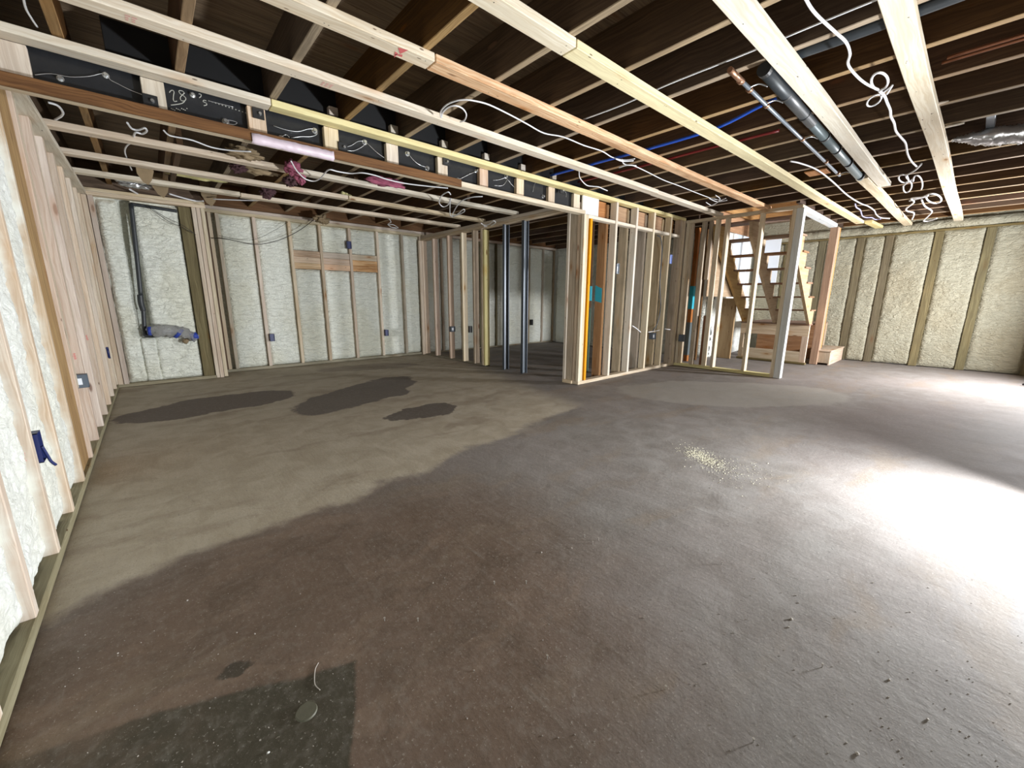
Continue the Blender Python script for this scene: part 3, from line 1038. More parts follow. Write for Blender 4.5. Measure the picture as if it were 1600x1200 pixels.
chalk([[zc(105, 210), zc(130, 175), zc(165, 170), zc(185, 200), zc(175, 270), zc(175, 340), zc(200, 362), zc(240, 355)],
       [zc(365, 220), zc(330, 180), zc(270, 178), zc(290, 225), zc(350, 265), zc(390, 310), zc(370, 350), zc(310, 345), zc(295, 290), zc(340, 240), zc(370, 215)],
       [zc(130, 425), zc(220, 415), zc(320, 395), zc(370, 360)],
       [zc(610, 230), zc(650, 240), zc(650, 275), zc(620, 300)],
       [zc(745, 350), zc(700, 340), zc(690, 365), zc(740, 390), zc(750, 420), zc(700, 435)]])
dots = bmesh.new()
for i in range(12):
    q = bp(*zc(790 + i * 58, 352 + i * 19))
    addbox(dots, q.x - 0.003, q.x + 0.003, 3.017, 3.020, q.z - 0.002, q.z + 0.002)
for i in range(10):
    q = bp(*zc(140 + i * 30, 485 + (i % 3) * 14))
    addbox(dots, q.x - 0.002, q.x + 0.002, 3.017, 3.020, q.z - 0.002, q.z + 0.002)
finish('chalk_dots', dots, 'chalk', B)

E2 = empty('beam_frame', (1.7, 2.93, 1.857), 'pale two by four frame boxed onto the front of the black beam', 'beam frame')
board('top_rail', XL + 0.01, 0.68, 2.89, 2.979, 2.062, 2.099, 'pine_strip', E2)
board('top_rail', 0.684, 5.84, 2.89, 2.979, 2.062, 2.099, 'pine_yellow', E2)
board('bottom_rail', -0.376, 3.60, 2.895, 2.98, 1.857, 1.895, 'pine', E2)
board('block', -0.40, -0.262, 2.978, 3.016, 1.875, 2.062, 'pine_pink', E2)
for i, x in enumerate([0.113, 0.572, 0.995, 1.42, 1.845, 2.258, 2.685, 3.112]):
    bl = board('block', x, x + 0.092, 2.979, 3.017, 1.895, 2.062, 'pine_pink' if i % 2 else 'pine', E2)
bmx = bmesh.new()
addbox(bmx, 3.50, 3.60, 2.979, 3.017, 1.895, 2.062, 0.002)
finish('block', bmx, 'pine_strip', E2)
board('brown_board', -0.36, 2.0, 2.876, 2.893, 1.846, 1.902, 'brown_board', E2)
# purple grey tape wrapped over the bottom rail
bm = bmesh.new()
n = 26
xa, xb = 0.56, 1.01
prof = [(2.870, 1.884), (2.872, 1.842), (2.892, 1.836), (2.94, 1.850)]
g = []
for i in range(n + 1):
    x = xa + (xb - xa) * i / n
    g.append([bm.verts.new((x + 0.006 * fbm(Vector((x * 20, k, 0)), 2), y + 0.003 * fbm(Vector((x * 30, y * 30, 1)), 3), z + 0.004 * fbm(Vector((x * 26, k * 3, 2)), 3) * (1 if k else 1.5))) for k, (y, z) in enumerate(prof)])
for i in range(n):
    for k in range(3):
        f = bm.faces.new((g[i][k], g[i + 1][k], g[i + 1][k + 1], g[i][k + 1]))
        f.smooth = True
o = finish('tape_wrap', bm, 'lilac')
sm = o.modifiers.new('thickness', 'SOLIDIFY')
sm.thickness = 0.002
tag(o, 'shiny lilac tape wrapped along the underside of the brown beam board', 'tape')
for i, x in enumerate([1.037, 1.461, 1.886, 2.31, 2.735, 3.16, 0.60]):
    o = board('wood_tab', x, x + 0.058, 2.975, 3.018, 2.140, 2.190, 'tab')
    if i == 6:
        bpy.data.objects.remove(o)
        continue
    tag(o, 'small pale wood block above the beam rail, %s from the left' % words[i], 'wood block', 'small wood blocks above the beam')
# little hangers that hold those blocks: the beam nailer board behind them
o = board('beam_nailer', 0.0, 5.8, 3.019, 3.055, 2.107, 2.30, 'black')
tag(o, 'dark nailer board on top of the black beam', 'board')
# ink on strips
bm = bmesh.new()
z = 2.062 - 0.0
# ================================================================== PARTITION A (runs away from the beam to the back wall)
A = empty('stud_partition', (3.60, 4.9, 0), 'open stud partition running back to the foam wall with a wide doorway', 'stud partition')
board('top_plate', 3.56, 3.65, 2.99, 6.37, 1.958, 1.996, 'pine', A)
board('top_plate', 3.56, 3.65, 2.99, 6.37, 1.918, 1.956, 'pine', A)
board('bottom_plate', 3.56, 3.65, 4.62, 6.37, 0, 0.012, 'plate_grey', A)
for i, y in enumerate([6.32, 5.97, 5.53, 5.15, 4.86]):
    board('stud', 3.56, 3.649, y, y + 0.038, 0.0, 1.918, ['pine_pink', 'pine_pink', 'pine_pink', 'pine', 'pine_grey'][i], A)
board('stud', 3.50, 3.555, 6.32, 6.36, 0.0, 1.918, 'pine_pink', A)
board('stud', 3.57, 3.655, 4.62, 4.66, 0.0, 1.90, 'pine_yellow', A)
board('stud', 3.56, 3.645, 4.665, 4.70, 0.0, 1.918, 'pine_grey', A)

GS = 'grey steel studs standing in the doorway'
def steel_stud(x0, y0, label):
    t = empty('steel_stud', (x0 + 0.045, y0 + 0.015, 0), label, 'steel stud', GS)
    bm = bmesh.new()
    T = 0.0016
    addbox(bm, x0, x0 + 0.09, y0 + 0.034, y0 + 0.036, 0.0, 1.918)
    finish('web', bm, 'galv_lip', t)
    for xx in (x0, x0 + 0.088):
        bm = bmesh.new()
        addbox(bm, xx, xx + 0.002, y0, y0 + 0.034, 0.0, 1.918)
        finish('flange', bm, 'galv', t)
    for xx in (x0 + 0.002, x0 + 0.078):
        bm = bmesh.new()
        addbox(bm, xx, xx + 0.01, y0, y0 + 0.002, 0.0, 1.918)
        finish('lip', bm, 'galv', t)
    return t


steel_stud(3.575, 4.20, 'grey galvanised steel stud in the doorway, the one nearer the wooden studs')
steel_stud(3.575, 3.83, 'grey galvanised steel stud in the doorway, the one nearer the corner post')

# ================================================================== PARTITION B (under the beam line)
P = empty('stud_partition', (4.7, 2.95, 0), 'stud partition under the beam with bright front edges and plywood panels', 'stud partition')
board('bottom_plate', 3.58, 5.90, 2.89, 2.979, 0, 0.038, 'pine', P)
board('bottom_plate', 3.565, 3.655, 2.98, 3.12, 0, 0.038, 'pine', P)
board('end_post', 3.58, 3.618, 2.89, 2.93, 0.038, 1.857, 'pine_strip', P)
board('end_post', 3.622, 3.66, 2.895, 2.984, 0.038, 1.857, 'pine', P)
board('end_post_board', 3.585, 3.622, 2.985, 3.085, 0.038, 1.90, 'pine_grey', P)
board('end_post', 3.575, 3.615, 3.088, 3.126, 0.038, 1.90, 'pine', P)
board('end_post_face', 3.583, 3.60, 2.93, 2.984, 0.038, 1.857, 'pine_grey', P)
board('orange_strip', 3.70, 3.735, 2.90, 2.94, 0.038, 1.83, 'orange_edge', P)
for i, x in enumerate([4.155, 4.58, 4.985, 5.42]):
    board('stud', x, x + 0.038, 2.892, 2.979, 0.038, 2.062, ['pine_strip', 'pine_strip', 'pine_strip', 'pine'][i], P)
for i, x in enumerate([4.54, 4.95, 5.385]):
    board('old_stud', x - 0.012, x + 0.026, 2.984, 3.10, 0.0, 2.04, 'pine_grey', P)
ot = board('redwood_stud', 4.10, 4.14, 2.984, 3.10, 0.0, 2.04, 'redwood', P)
for i, (x, y) in enumerate([(5.70, 2.892), (5.742, 2.895), (5.785, 2.89), (5.828, 2.893)]):
    board('corner_stud', x, x + 0.039, y, y + 0.089, 0.038, 2.062, ['pine_grey', 'pine_grey', 'pine', 'pine_grey'][i], P)
board('lintel', 3.66, 5.70, 2.90, 2.978, 1.862 - 0.034, 1.862, 'pine_strip', P)
bm = bmesh.new()
addbox(bm, 3.62, 3.90, 2.955, 2.975, 1.875, 2.06, 0.002)
finish('painted_board', bm, 'white_paint', P)
for x0, x1 in [(3.90, 4.10), (4.20, 4.57), (4.63, 4.98), (5.03, 5.41), (5.46, 5.69)]:
    board('plywood_panel', x0, x1, 3.0, 3.015, 1.864, 2.06, 'plywood', P, axis=0)

o = board('painted_post', 4.28, 4.40, 3.38, 3.50, 0, 2.04, 'old_dark')
tag(o, 'old dark post with teal and green paint behind the redwood stud', 'post')
for z0, z1, mt in [(0.0, 0.86, 'green_old'), (0.95, 1.14, 'teal')]:
    bm = bmesh.new()
    addbox(bm, 4.278, 4.402, 3.378, 3.502, z0 + 0.001, z1, 0.001)
    pp = finish('paint_coat', bm, mt)
    pp.parent = o
    pp.location = pp.location - o.location
bm = bmesh.new()
prism(bm, [(3.00, 0.93), (3.095, 0.95), (3.099, 1.0), (3.099, 1.14), (3.06, 1.12), (3.0, 1.10)], 0.0015, 'x', 4.0985)
pp = finish('teal_paint', bm, 'teal', ot)

o = board('painted_stud', 6.36, 6.42, 2.93, 2.99, 0, 2.04, 'redwood')
tag(o, 'narrow old stud with turquoise paint between the corner studs', 'stud')
for z0, z1, mt in [(0.10, 0.62, 'pipe_grey'), (0.83, 1.18, 'teal')]:
    bm = bmesh.new()
    addbox(bm, 6.358, 6.422, 2.928, 2.992, z0, z1, 0.001)
    pp = finish('paint_coat', bm, mt)
    pp.parent = o
    pp.location = pp.location - o.location
for i, (x, y, mt) in enumerate([(6.10, 2.90, 'old_dark'), (6.18, 2.96, 'pine_grey'), (6.60, 2.9, 'old_dark')]):
    o = board('old_stud', x, x + 0.05, y, y + 0.09, 0, 2.04, mt)
    tag(o, ['dark old stud just behind the stud corner', 'grey old stud behind the stud corner', 'dark old stud beside the underside of the stairs'][i], 'stud', 'old studs behind the stud corner')

# ================================================================== PARTITION C (towards the camera, by the stairs)
Q = empty('stud_partition', (5.88, 2.2, 0), 'stud partition beside the stairs ending in a white painted post', 'stud partition')
board('bottom_plate', 5.84, 5.929, 1.60, 2.888, 0, 0.038, 'pine_yellow', Q)
board('top_plate', 5.84, 5.929, 1.50, 2.888, 2.03, 2.066, 'pine', Q)
for y, h in [(2.44, 1), (2.315, 1), (1.905, 1)]:
    board('stud', 5.842, 5.93, y, y + 0.038, 0.038, 2.03, 'pine_strip', Q)
for y, mt in [(2.62, 'pine_grey'), (2.80, 'pine_grey'), (2.84, 'pine')]:
    board('stud', 5.842, 5.93, y, y + 0.038, 0.038, 2.03, mt, Q)
board('short_stud', 5.93, 5.968, 2.55, 2.60, 1.25, 2.03, 'pine_grey', Q)
board('short_stud', 5.93, 5.968, 2.50, 2.55, 0.038, 0.75, 'stair_tread', Q)
board('corner_post', 5.84, 5.88, 1.56, 1.60, 0.0, 2.03, 'pine', Q)
board('white_post', 5.84, 5.93, 1.485, 1.558, 0.0, 2.03, 'post_white', Q)
board('header', 5.93, 7.64, 1.50, 1.585, 2.015, 2.066, 'post_white', Q)
OP = board('redwood_post', 7.60, 7.74, 1.475, 1.57, 0.0, 2.015, 'redwood', Q)
board('orange_edge', 7.741, 7.76, 1.475, 1.57, 0.25, 2.015, 'orange_edge', Q)

# ================================================================== STAIRS
ST = empty('staircase', (7.2, 2.05, 0), 'open backed wooden stairs rising from a landing beside the foam wall', 'stairs')
xb, zb_, xt, zt = 7.45, 0.62, 5.98, 1.98
nst = 7
run, rise = (xb - xt) / nst, (zt - zb_) / nst
for i, y in enumerate((1.60, 2.05, 2.50)):
    bm = bmesh.new()
    pts = [(xb + 0.10, zb_)]
    for k in range(nst):
        pts.append((xb + 0.10 - run * k, zb_ + rise * (k + 1)))
        pts.append((xb + 0.10 - run * (k + 1), zb_ + rise * (k + 1)))
    pts.append((xt - 0.06, zt - 0.02))
    pts.append((xt - 0.02, zt - 0.20))
    pts.append((xb - 0.05, zb_))
    prism(bm, pts, 0.038, 'y', y)
    finish('stringer', bm, 'stringer', ST)
for k in range(nst):
    x = xb + 0.10 - run * (k + 1)
    board('tread', x - 0.02, x + run + 0.02, 1.58, 2.56, zb_ + rise * (k + 1), zb_ + rise * (k + 1) + 0.022, 'stair_tread', ST, axis=1)
bm = bmesh.new()
prism(bm, [(5.98, 1.02), (7.0, 1.02), (7.55, 0.70), (7.55, 0.95), (6.35, 2.0), (5.98, 2.0)], 0.012, 'y', 2.56)
finish('side_panel', bm, 'stringer', ST)
bm = bmesh.new()
addbox(bm, 7.42, 8.60, 1.60, 2.56, 0.60, 0.62, 0.002, axis=1)
finish('landing_deck', bm, 'stair_tread', ST)
board('landing_fascia', 7.45, 7.488, 1.60, 2.56, 0.43, 0.60, 'pine', ST)
board('landing_base', 7.45, 7.488, 1.68, 2.50, 0.03, 0.19, 'pine', ST)
board('landing_leg', 7.45, 7.49, 1.60, 1.68, 0.0, 0.43, 'pine_pink', ST)
board('landing_leg', 7.45, 7.49, 2.50, 2.56, 0.0, 0.43, 'pine_grey', ST)
board('landing_leg', 8.50, 8.59, 1.60, 1.69, 0.0, 0.60, 'pine_grey', ST)
board('landing_back', 8.30, 8.34, 1.69, 2.56, 0.0, 0.60, 'stair_tread', ST)
board('floor_plate', 7.40, 7.47, 1.58, 2.56, 0.0, 0.03, 'treated', ST)
SX = empty('step_box', (8.05, 1.42, 0), 'low plywood step box in front of the stair landing', 'step')
board('front_panel', 7.66, 8.56, 1.33, 1.35, 0.0, 0.205, 'pine_pink', SX)
board('end_panel', 7.64, 7.66, 1.33, 1.50, 0.03, 0.205, 'pine_grey', SX)
board('step_top', 7.63, 8.57, 1.32, 1.58, 0.205, 0.225, 'pine_pink', SX, axis=0)
o = board('white_panel', 8.575, 8.60, 2.46, 2.80, 1.25, 2.10, 'white_board')
tag(o, 'white rigid insulation panel on the wall behind the stairs', 'insulation board')
SH = board('stairwell_panel', 6.6, 8.4, 2.84, 2.86, 2.07, 2.33, 'plywood', axis=0)
tag(SH, 'orange plywood lining the top of the stairwell', 'plywood panel')
o = board('brace_board', 7.22, 7.26, 2.60, 2.84, 0.0, 1.0, 'stringer')
tag(o, 'brown upright board beside the white foam under the stairs', 'board')

# ================================================================== RIGHT WALL STUDS
SR = empty('stud_wall', (8.66, 1.0, 0), 'brown treated studs set flush into the cream foam of the right wall', 'stud wall')
for y in ry[:-1]:
    board('treated_stud', XR - 0.012, XR + 0.05, y - 0.045, y + 0.045, 0.0, 1.955, 'treated', SR)
board('treated_plate', XR - 0.02, XR + 0.05, -3.0, 2.84, 1.957, 1.985, 'treated', SR)
o = board('corner_timber', 8.46, 8.60, -0.74, -0.60, 0, 2.066, 'treated')
tag(o, 'dark brown timber post in the far right corner', 'post')

exec_small = True
# ================================================================== SMALL THINGS
def attach(o, parent):
    W_ = W[o.name] - W[parent.name]
    o.parent = parent
    o.location = W_
    return o


# ---- red ink on the furring strips
FS = [o for o in bpy.data.objects if o.name.startswith('furring_strip')]
def strip_by(txt):
    return [o for o in FS if txt in o['label']][0]


q = onz(510, 134, ZS)
stamp(strip_by('nearest the bolted'), q.x, q.y - 0.01, ZS - 0.0012, 'z', 0.06, 0.05, 21, 'ink_soft')
q = onz(205, 32, ZS)
stamp(strip_by('nearest the bolted'), q.x, q.y - 0.01, ZS - 0.0012, 'z', 0.04, 0.05, 22, 'ink_soft', 1, 2)
sc = strip_by('red chalk arrow')
bm = bmesh.new()
for tri in ([(622, 74), (638, 78), (625, 84)], [(614, 84), (629, 85), (628, 89)], [(617, 80), (622, 83), (616, 90)]):
    bm.faces.new([bm.verts.new((onz(x, y, ZS).x, onz(x, y, ZS).y, ZS - 0.0012)) for x, y in tri])
finish('chalk_arrow', bm, 'ink', sc)

# ---- electrical boxes
def ebox(c, size, face, mat, label, group, lab=True, cable=None):
    """c centre, size (x,y,z), face = direction the open side looks"""
    x, y, z = c
    sx, sy_, sz = (s / 2 for s in size)
    t = empty('electrical_box', (x, y, z - sz), label, 'electrical box', group)
    bm = bmesh.new()
    w_ = 0.003
    sides = {'-x': (x - sx, x - sx + w_, y - sy_, y + sy_), '+x': (x + sx - w_, x + sx, y - sy_, y + sy_), '-y': (x - sx, x + sx, y - sy_, y - sy_ + w_), '+y': (x - sx, x + sx, y + sy_ - w_, y + sy_)}
    for k, s in sides.items():
        if k != face:
            addbox(bm, *s, z - sz, z + sz)
    addbox(bm, x - sx, x + sx, y - sy_, y + sy_, z - sz, z - sz + w_)
    addbox(bm, x - sx, x + sx, y - sy_, y + sy_, z + sz - w_, z + sz)
    finish('box_body', bm, mat, t)
    ins = 0.012
    bm = bmesh.new()
    if face == '-y':
        addbox(bm, x - sx + w_, x + sx - w_, y - sy_ + ins, y - sy_ + ins + 0.002, z - sz + w_, z + sz - w_)
    elif face == '+x':
        addbox(bm, x + sx - ins - 0.002, x + sx - ins, y - sy_ + w_, y + sy_ - w_, z - sz + w_, z + sz - w_)
    else:
        addbox(bm, x - sx + ins, x - sx + ins + 0.002, y - sy_ + w_, y + sy_ - w_, z - sz + w_, z + sz - w_)
    finish('cover', bm, mat, t)
    if lab:
        bm = bmesh.new()
        if face == '-y' or lab == 'y':
            yy = y - sy_ - 0.0012 if lab == 'y' else y - sy_ + ins - 0.0015
            addbox(bm, x - sx * 0.55, x + sx * 0.35, yy, yy + 0.001, z - sz * 0.5, z + sz * 0.45, 0)
        else:
            addbox(bm, x - sx + ins - 0.0015, x - sx + ins, y - sy_ * 0.5, y + sy_ * 0.5, z - sz * 0.5, z + sz * 0.45, 0)
        finish('label', bm, 'label', t)
    return t


GB = 'electrical boxes nailed to the studs'
ebox((-0.401, 3.685, 0.445), (0.075, 0.046, 0.085), '+x', 'box_grey', 'grey box with a white label on a left wall stud', GB, 'y')
ebox((-0.388, 2.172, 0.435), (0.045, 0.055, 0.11), '+x', 'box_navy', 'navy box on the left wall with torn tape hanging from it', GB, False)
ebox((1.197, 6.345, 0.43), (0.055, 0.05, 0.10), '-y', 'box_navy', 'navy box low on the back wall left of the blocking boards', GB, False)
ebox((2.852, 6.345, 0.412), (0.055, 0.05, 0.10), '-y', 'box_navy', 'navy box low on the back wall right of the blocking boards', GB, False)
ebox((2.345, 6.345, 1.745), (0.06, 0.05, 0.105), '-y', 'box_navy', 'navy box high on the back wall above the blocking boards', GB, False)
ebox((3.585, 5.50, 0.49), (0.075, 0.06, 0.085), '-y', 'box_grey', 'dark box with white device on a stud of the open partition', GB)
ebox((3.70, 5.18, 0.50), (0.05, 0.06, 0.10), '-y', 'black', 'black box on the hidden side of the open partition', GB, False)
ebox((6.205, 6.37, 0.47), (0.055, 0.05, 0.12), '-y', 'black', 'small black box on the foam wall of the back room', GB, False)
ebox((5.235, 2.93, 0.47), (0.085, 0.06, 0.09), '-y', 'box_grey', 'dark box with white device and cable in the partition under the beam', GB)
ebox((5.80, 2.775, 0.42), (0.055, 0.075, 0.10), '-x', 'box_grey', 'dark box fixed at the stud corner beside the stairs partition', GB, False)
ebox((4.30, 2.95, 1.335), (0.05, 0.05, 0.12), '-y', 'galv_lip', 'bright metal box beside the first bright edged stud', GB)
ebox((5.59, 2.96, 1.53), (0.06, 0.05, 0.12), '-y', 'box_sky', 'pale blue box between the last studs under the beam', GB, False)
bm = bmesh.new()
addtube(bm, smooth_path([Vector((-0.362, 2.15, 0.44)), Vector((-0.356, 2.16, 0.40)), Vector((-0.352, 2.165, 0.375)), Vector((-0.344, 2.175, 0.355))]), 0.005, 6, rr=None)
o = finish('tape_tail', bm, 'box_navy')
tag(o, 'torn navy tape tail hanging from the left wall box', 'tape')
bm = bmesh.new()
q = Vector((-0.366, 5.40, 0.40))
for a in (((0, 0, 0.09), (0, 0.04, 0.09)), ((0, 0.04, 0.09), (0, 0.04, 0.0)), ((0, 0.04, 0.0), (0, 0.08, -0.01))):
    addtube(bm, [q + Vector(a[0]), q + Vector(a[1])], 0.010, 6)
tag(finish('cable_bracket', bm, 'box_navy'), 'navy cable bracket on a left wall stud near the back corner', 'bracket')

# ---- beam brackets
for (px, py) in [(236, 158), (404, 178), (536, 230), (697, 253), (878, 298)]:
    c = ony(px, py, 2.975)
    bm = bmesh.new()
    addbox(bm, c.x - 0.032, c.x + 0.028, 2.968, 2.977, c.z - 0.028, c.z + 0.028, 0.002)
    br = finish('bracket', bm, 'black', B)
    bm = bmesh.new()
    r = bmesh.ops.create_cone(bm, cap_ends=True, segments=8, radius1=0.010, radius2=0.008, depth=0.012)
    bmesh.ops.rotate(bm, verts=r['verts'], cent=(0, 0, 0), matrix=Matrix.Rotation(math.pi / 2, 3, 'X'))
    bmesh.ops.translate(bm, verts=r['verts'], vec=(c.x + 0.005, 2.962, c.z))
    bn = finish('bracket_bolt', bm, 'zinc')
    W[br.name] = W[br.name]
    attach(bn, br)

# ---- black waste pipe of the back left bay
PB = empty('waste_pipe', (-0.05, 6.02, 0.5), 'black plastic pipe standing in a groove of the back left foam', 'pipe')
tube('riser', [(-0.012, 6.045, 1.93), (-0.04, 6.045, 1.4), (-0.066, 6.045, 0.98)], 0.021, 'pipe_black', PB, 12)
tube('coupling', [(-0.070, 6.045, 0.99), (-0.075, 6.04, 0.90), (-0.066, 6.035, 0.82)], 0.027, 'pipe_black', PB, 12)
tube('lower_pipe', [(-0.066, 6.035, 0.83), (-0.078, 6.035, 0.70), (-0.088, 6.03, 0.565), (-0.06, 6.02, 0.545), (0.0, 6.01, 0.545)], 0.020, 'pipe_black', PB, 12)
tube('branch_pipe', [(-0.015, 6.05, 1.925), (0.12, 6.05, 1.918), (0.36, 6.05, 1.905)], 0.017, 'pipe_black', PB, 12)

# ---- clear plastic bag with blue tape
BG = empty('plastic_bag', (0.14, 6.0, 0.46), 'clear plastic bag bound with blue tape over the pipe end', 'plastic bag')
bm = bmesh.new()
pth = smooth_path([ony(231, 517, 5.98), ony(247, 516, 5.97), ony(265, 517, 5.97), ony(282, 519, 5.98), ony(297, 523, 5.98), ony(308, 529, 5.99)], 6)
rad = [0.040, 0.058, 0.068, 0.060, 0.050, 0.035]
rr = [np.interp(i / (len(pth) - 1) * 5, range(6), rad) for i in range(len(pth))]
addtube(bm, pth, 0.05, 20, rr=rr)
for v in bm.verts:
    v.co += Vector((1, 0.6, 1)) * 0.022 * fbm(v.co * 14, 4)
finish('bag_film', bm, 'bag', BG)
for a, b, r in [((231, 517), (236, 517), 0.050), ((276, 520), (281, 523), 0.058), ((298, 527), (308, 524), 0.040)]:
    bm = bmesh.new()
    addtube(bm, [ony(*a, 5.975), ony(*b, 5.975)], r, 20)
    for v in bm.verts:
        v.co += Vector((1, 0, 1)) * 0.008 * fbm(v.co * 16, 3)
    finish('blue_tape', bm, 'tape_blue', BG)
bm = bmesh.new()
blob(bm, ony(262, 518, 5.99), 0.045, 0.03, 0.03, 0.2, 3.0)
finish('pipe_fitting', bm, 'foil', BG)
bm = bmesh.new()
blob(bm, ony(290, 533, 5.985), 0.030, 0.018, 0.028, 0.4, 5.0)
finish('paper_scrap', bm, 'paper_brown', BG)

# ---- cables
GC = 'loose cables left hanging under the joists'
def cable(label, pts, r=0.0042, mat='cable', group=GC, z=None, name='cable'):
    P3 = []
    for p in pts:
        if len(p) == 3:
            P3.append(onz(p[0], p[1], p[2]))
        else:
            P3.append(onz(p[0], p[1], z))
    o = tube(name, P3, r, mat, None, 8, 5)
    return tag(o, label, 'cable', group)


cable('white cable looped over the strip nearest the beam and running right',
      [(719, 190.5, 2.062), (726, 187.5, 2.058), (728.5, 178.5, 2.055), (722.5, 169.5, 2.055), (711, 165, 2.055), (700, 168, 2.055), (691.8, 176, 2.055), (689.5, 184, 2.056),
       (688.5, 175, 2.05), (697, 164.5, 2.048), (711, 158, 2.048), (726, 155.8, 2.048), (741, 157.5, 2.05), (765, 164, 2.06), (800, 181, 2.075), (824, 194, 2.085), (850, 208, 2.09),
       (880, 214, 2.095), (912, 227, 2.095), (940, 236, 2.095), (957, 246, 2.09), (975, 250, 2.085), (992, 248, 2.08)], 0.0042)
cable('white cable from the bright splice down to the stud corner', [(972, 249, 2.085), (975, 256, 2.085), (990, 259, 2.09), (1010, 268, 2.095), (1036, 281, 2.095), (1060, 290, 2.095), (1090, 302, 2.095), (1112, 310, 2.085), (1128, 313, 2.075)], 0.0042)
for i, (pts, lb) in enumerate([([(1118, 305), (1125, 311), (1118, 318), (1108, 322)], 'short bright wire end crossing the splice above the stud corner'),
                               ([(1103, 316), (1113, 321), (1124, 314), (1134, 310)], 'short bright wire end curling at the stud corner'),
                               ([(1108, 310), (1120, 315), (1136, 313)], 'straight bright wire end at the stud corner')]):
    cable(lb, pts, 0.004, z=2.062)
for pts, lb in [([(962, 248), (973, 252), (990, 251)], 'short bright wire end above the second furring strip'), ([(967, 262), (980, 258), (994, 259)], 'forked bright wire end beside the second furring strip')]:
    cable(lb, pts, 0.005, 'cable', z=2.078)
cable('thick white cable dropping from the top edge to the knotted coil', [(1250, -25, 2.03), (1260, 0, 2.03), (1275, 22, 2.03), (1305, 50, 2.025), (1322, 66, 2.02), (1328, 84, 2.015), (1325, 100, 2.01), (1336, 116, 2.01), (1352, 130, 2.0), (1372, 140, 2.0)], 0.0055)
def ring(cx, cy_, rx, ry, z, a0=0, a1=400, n=14, rot=0.0):
    out = []
    for i in range(n + 1):
        a = math.radians(a0 + (a1 - a0) * i / n)
        x, y = rx * math.cos(a), ry * math.sin(a)
        out.append((cx + x * math.cos(rot) - y * math.sin(rot), cy_ + x * math.sin(rot) + y * math.cos(rot), z + 0.0006 * i))
    return out


cable('white cable coiled in a round loop above the knot', ring(1374.5, 127, 13, 13.5, 2.0, 100, 440), 0.0052)
cable('white cable end folded in a flat loop under the knot', ring(1366, 157, 13, 6.5, 1.99, 0, 380, rot=-0.6) + [(1378, 147, 2.0), (1392, 136, 1.99), (1394, 134, 1.99), (1386, 147, 1.985)], 0.004)
cable('twisted white cable hanging from the knot to the lower tangle', [(1374, 142, 1.995), (1382, 150, 1.99), (1386, 160, 1.985), (1391, 172, 1.99), (1392, 182, 1.995), (1397, 192, 2.0), (1400, 205, 2.0), (1408, 215, 2.005), (1415, 224, 2.01), (1418, 240, 2.015), (1424, 252, 2.02), (1432, 260, 2.02)], 0.0062)
cable('tangled pale cable bow below the twisted run', [(1440, 256, 2.02), (1430, 266, 2.02), (1416, 275, 2.02)] + ring(1412, 279, 8, 6, 2.02, 0, 300, rot=0.3) + [(1420, 284, 2.02)] + ring(1418, 292, 6, 9, 2.02, 220, 540, rot=0.4) + [(1426, 280, 2.02)] + ring(1434, 286, 7, 12, 2.02, 200, 420, rot=-0.2), 0.0058)
cable('looped white cable nearest the right wall', [(1421, 314, 2.035)] + ring(1459, 310, 12, 7, 2.035, 180, 560, rot=0.25) + [(1440, 308, 2.035), (1424, 310, 2.035), (1428, 316, 2.035), (1416, 326, 2.03), (1418, 330, 2.03), (1428, 333, 2.025), (1425, 343, 2.02)], 0.0075)
cable('white cable end zigzagging below the right loop', [(1440, 312, 2.035), (1445, 322, 2.03), (1456, 330, 2.03), (1450, 338, 2.025), (1443, 345, 2.02), (1452, 345, 2.02), (1464, 341, 2.02)], 0.0075)
cable('white cable snaking across the joists towards the right wall', [(1235, 252), (1250, 255), (1276, 265), (1300, 283), (1324, 305), (1345, 318), (1356, 322), (1366, 329), (1369, 335), (1376, 340), (1390, 341.5)], 0.0065, z=2.085)
cable('lilac cable curling beside the white one', [(1336, 318), (1338, 324), (1344, 328), (1346, 334), (1348, 338), (1354, 340), (1362, 340), (1368, 343), (1376, 342)], 0.007, 'cable_lilac', z=2.09)
x0 = onz(1040, 128, 2.15).x
o = tube('cable', [(x0, 1.9, 2.13), (x0 + .005, 1.6, 2.125), (x0 - .004, 1.3, 2.13), (x0 + 0.004, 0.9, 2.13), (x0, 0.45, 2.13), (x0, 0.1, 2.12), (x0, -0.6, 2.12)], 0.0042, 'cable')
tag(o, 'thin white cable clipped along one joist', 'cable', GC)
cable('thin white cable left of the beam top', [(35, -12), (40, 12), (50, 30), (58, 42)], 0.004, z=2.12)
cable('curled wire with a tag above the beam rail', [(905, 268), (906, 278), (916, 289), (925, 291), (935, 292), (942, 295), (949, 298)], 0.005, z=2.10)
GL = 'loose cables over the lower ceiling'
def lc(label, pts, r=0.005, mat='cable', z=2.02):
    return cable(label, pts, r, mat, GL, z)


lc('white cable sagging under the lower strips near the left wall', [(256, 204), (262, 210), (270, 213), (300, 219), (330, 230), (360, 235), (392, 237)], 0.005, z=2.03)
lc('white cable curving in front of the pink insulation', [(455, 252), (463, 266), (476, 279), (490, 283), (500, 279), (508, 270), (515, 265), (528, 268), (548, 271), (566, 270), (586, 274), (604, 280), (630, 286), (660, 290), (700, 294)], 0.0052, z=1.96)
lc('looped white cable hanging below the lower strips by the doorway', [(704, 304), (700, 300), (690, 306), (686, 316), (692, 323), (700, 320), (704, 310), (703, 322), (704, 337), (714, 335), (724, 327), (725, 331), (712, 337), (706, 338), (714, 322), (723, 313), (738, 308), (754, 307)], 0.0055, z=1.96)
lc('white cable stapled along the top of the back wall', [(333, 311), (380, 313), (430, 314), (480, 321), (541, 329), (572, 335), (600, 339), (608, 342), (611, 347)], 0.006, z=2.035)
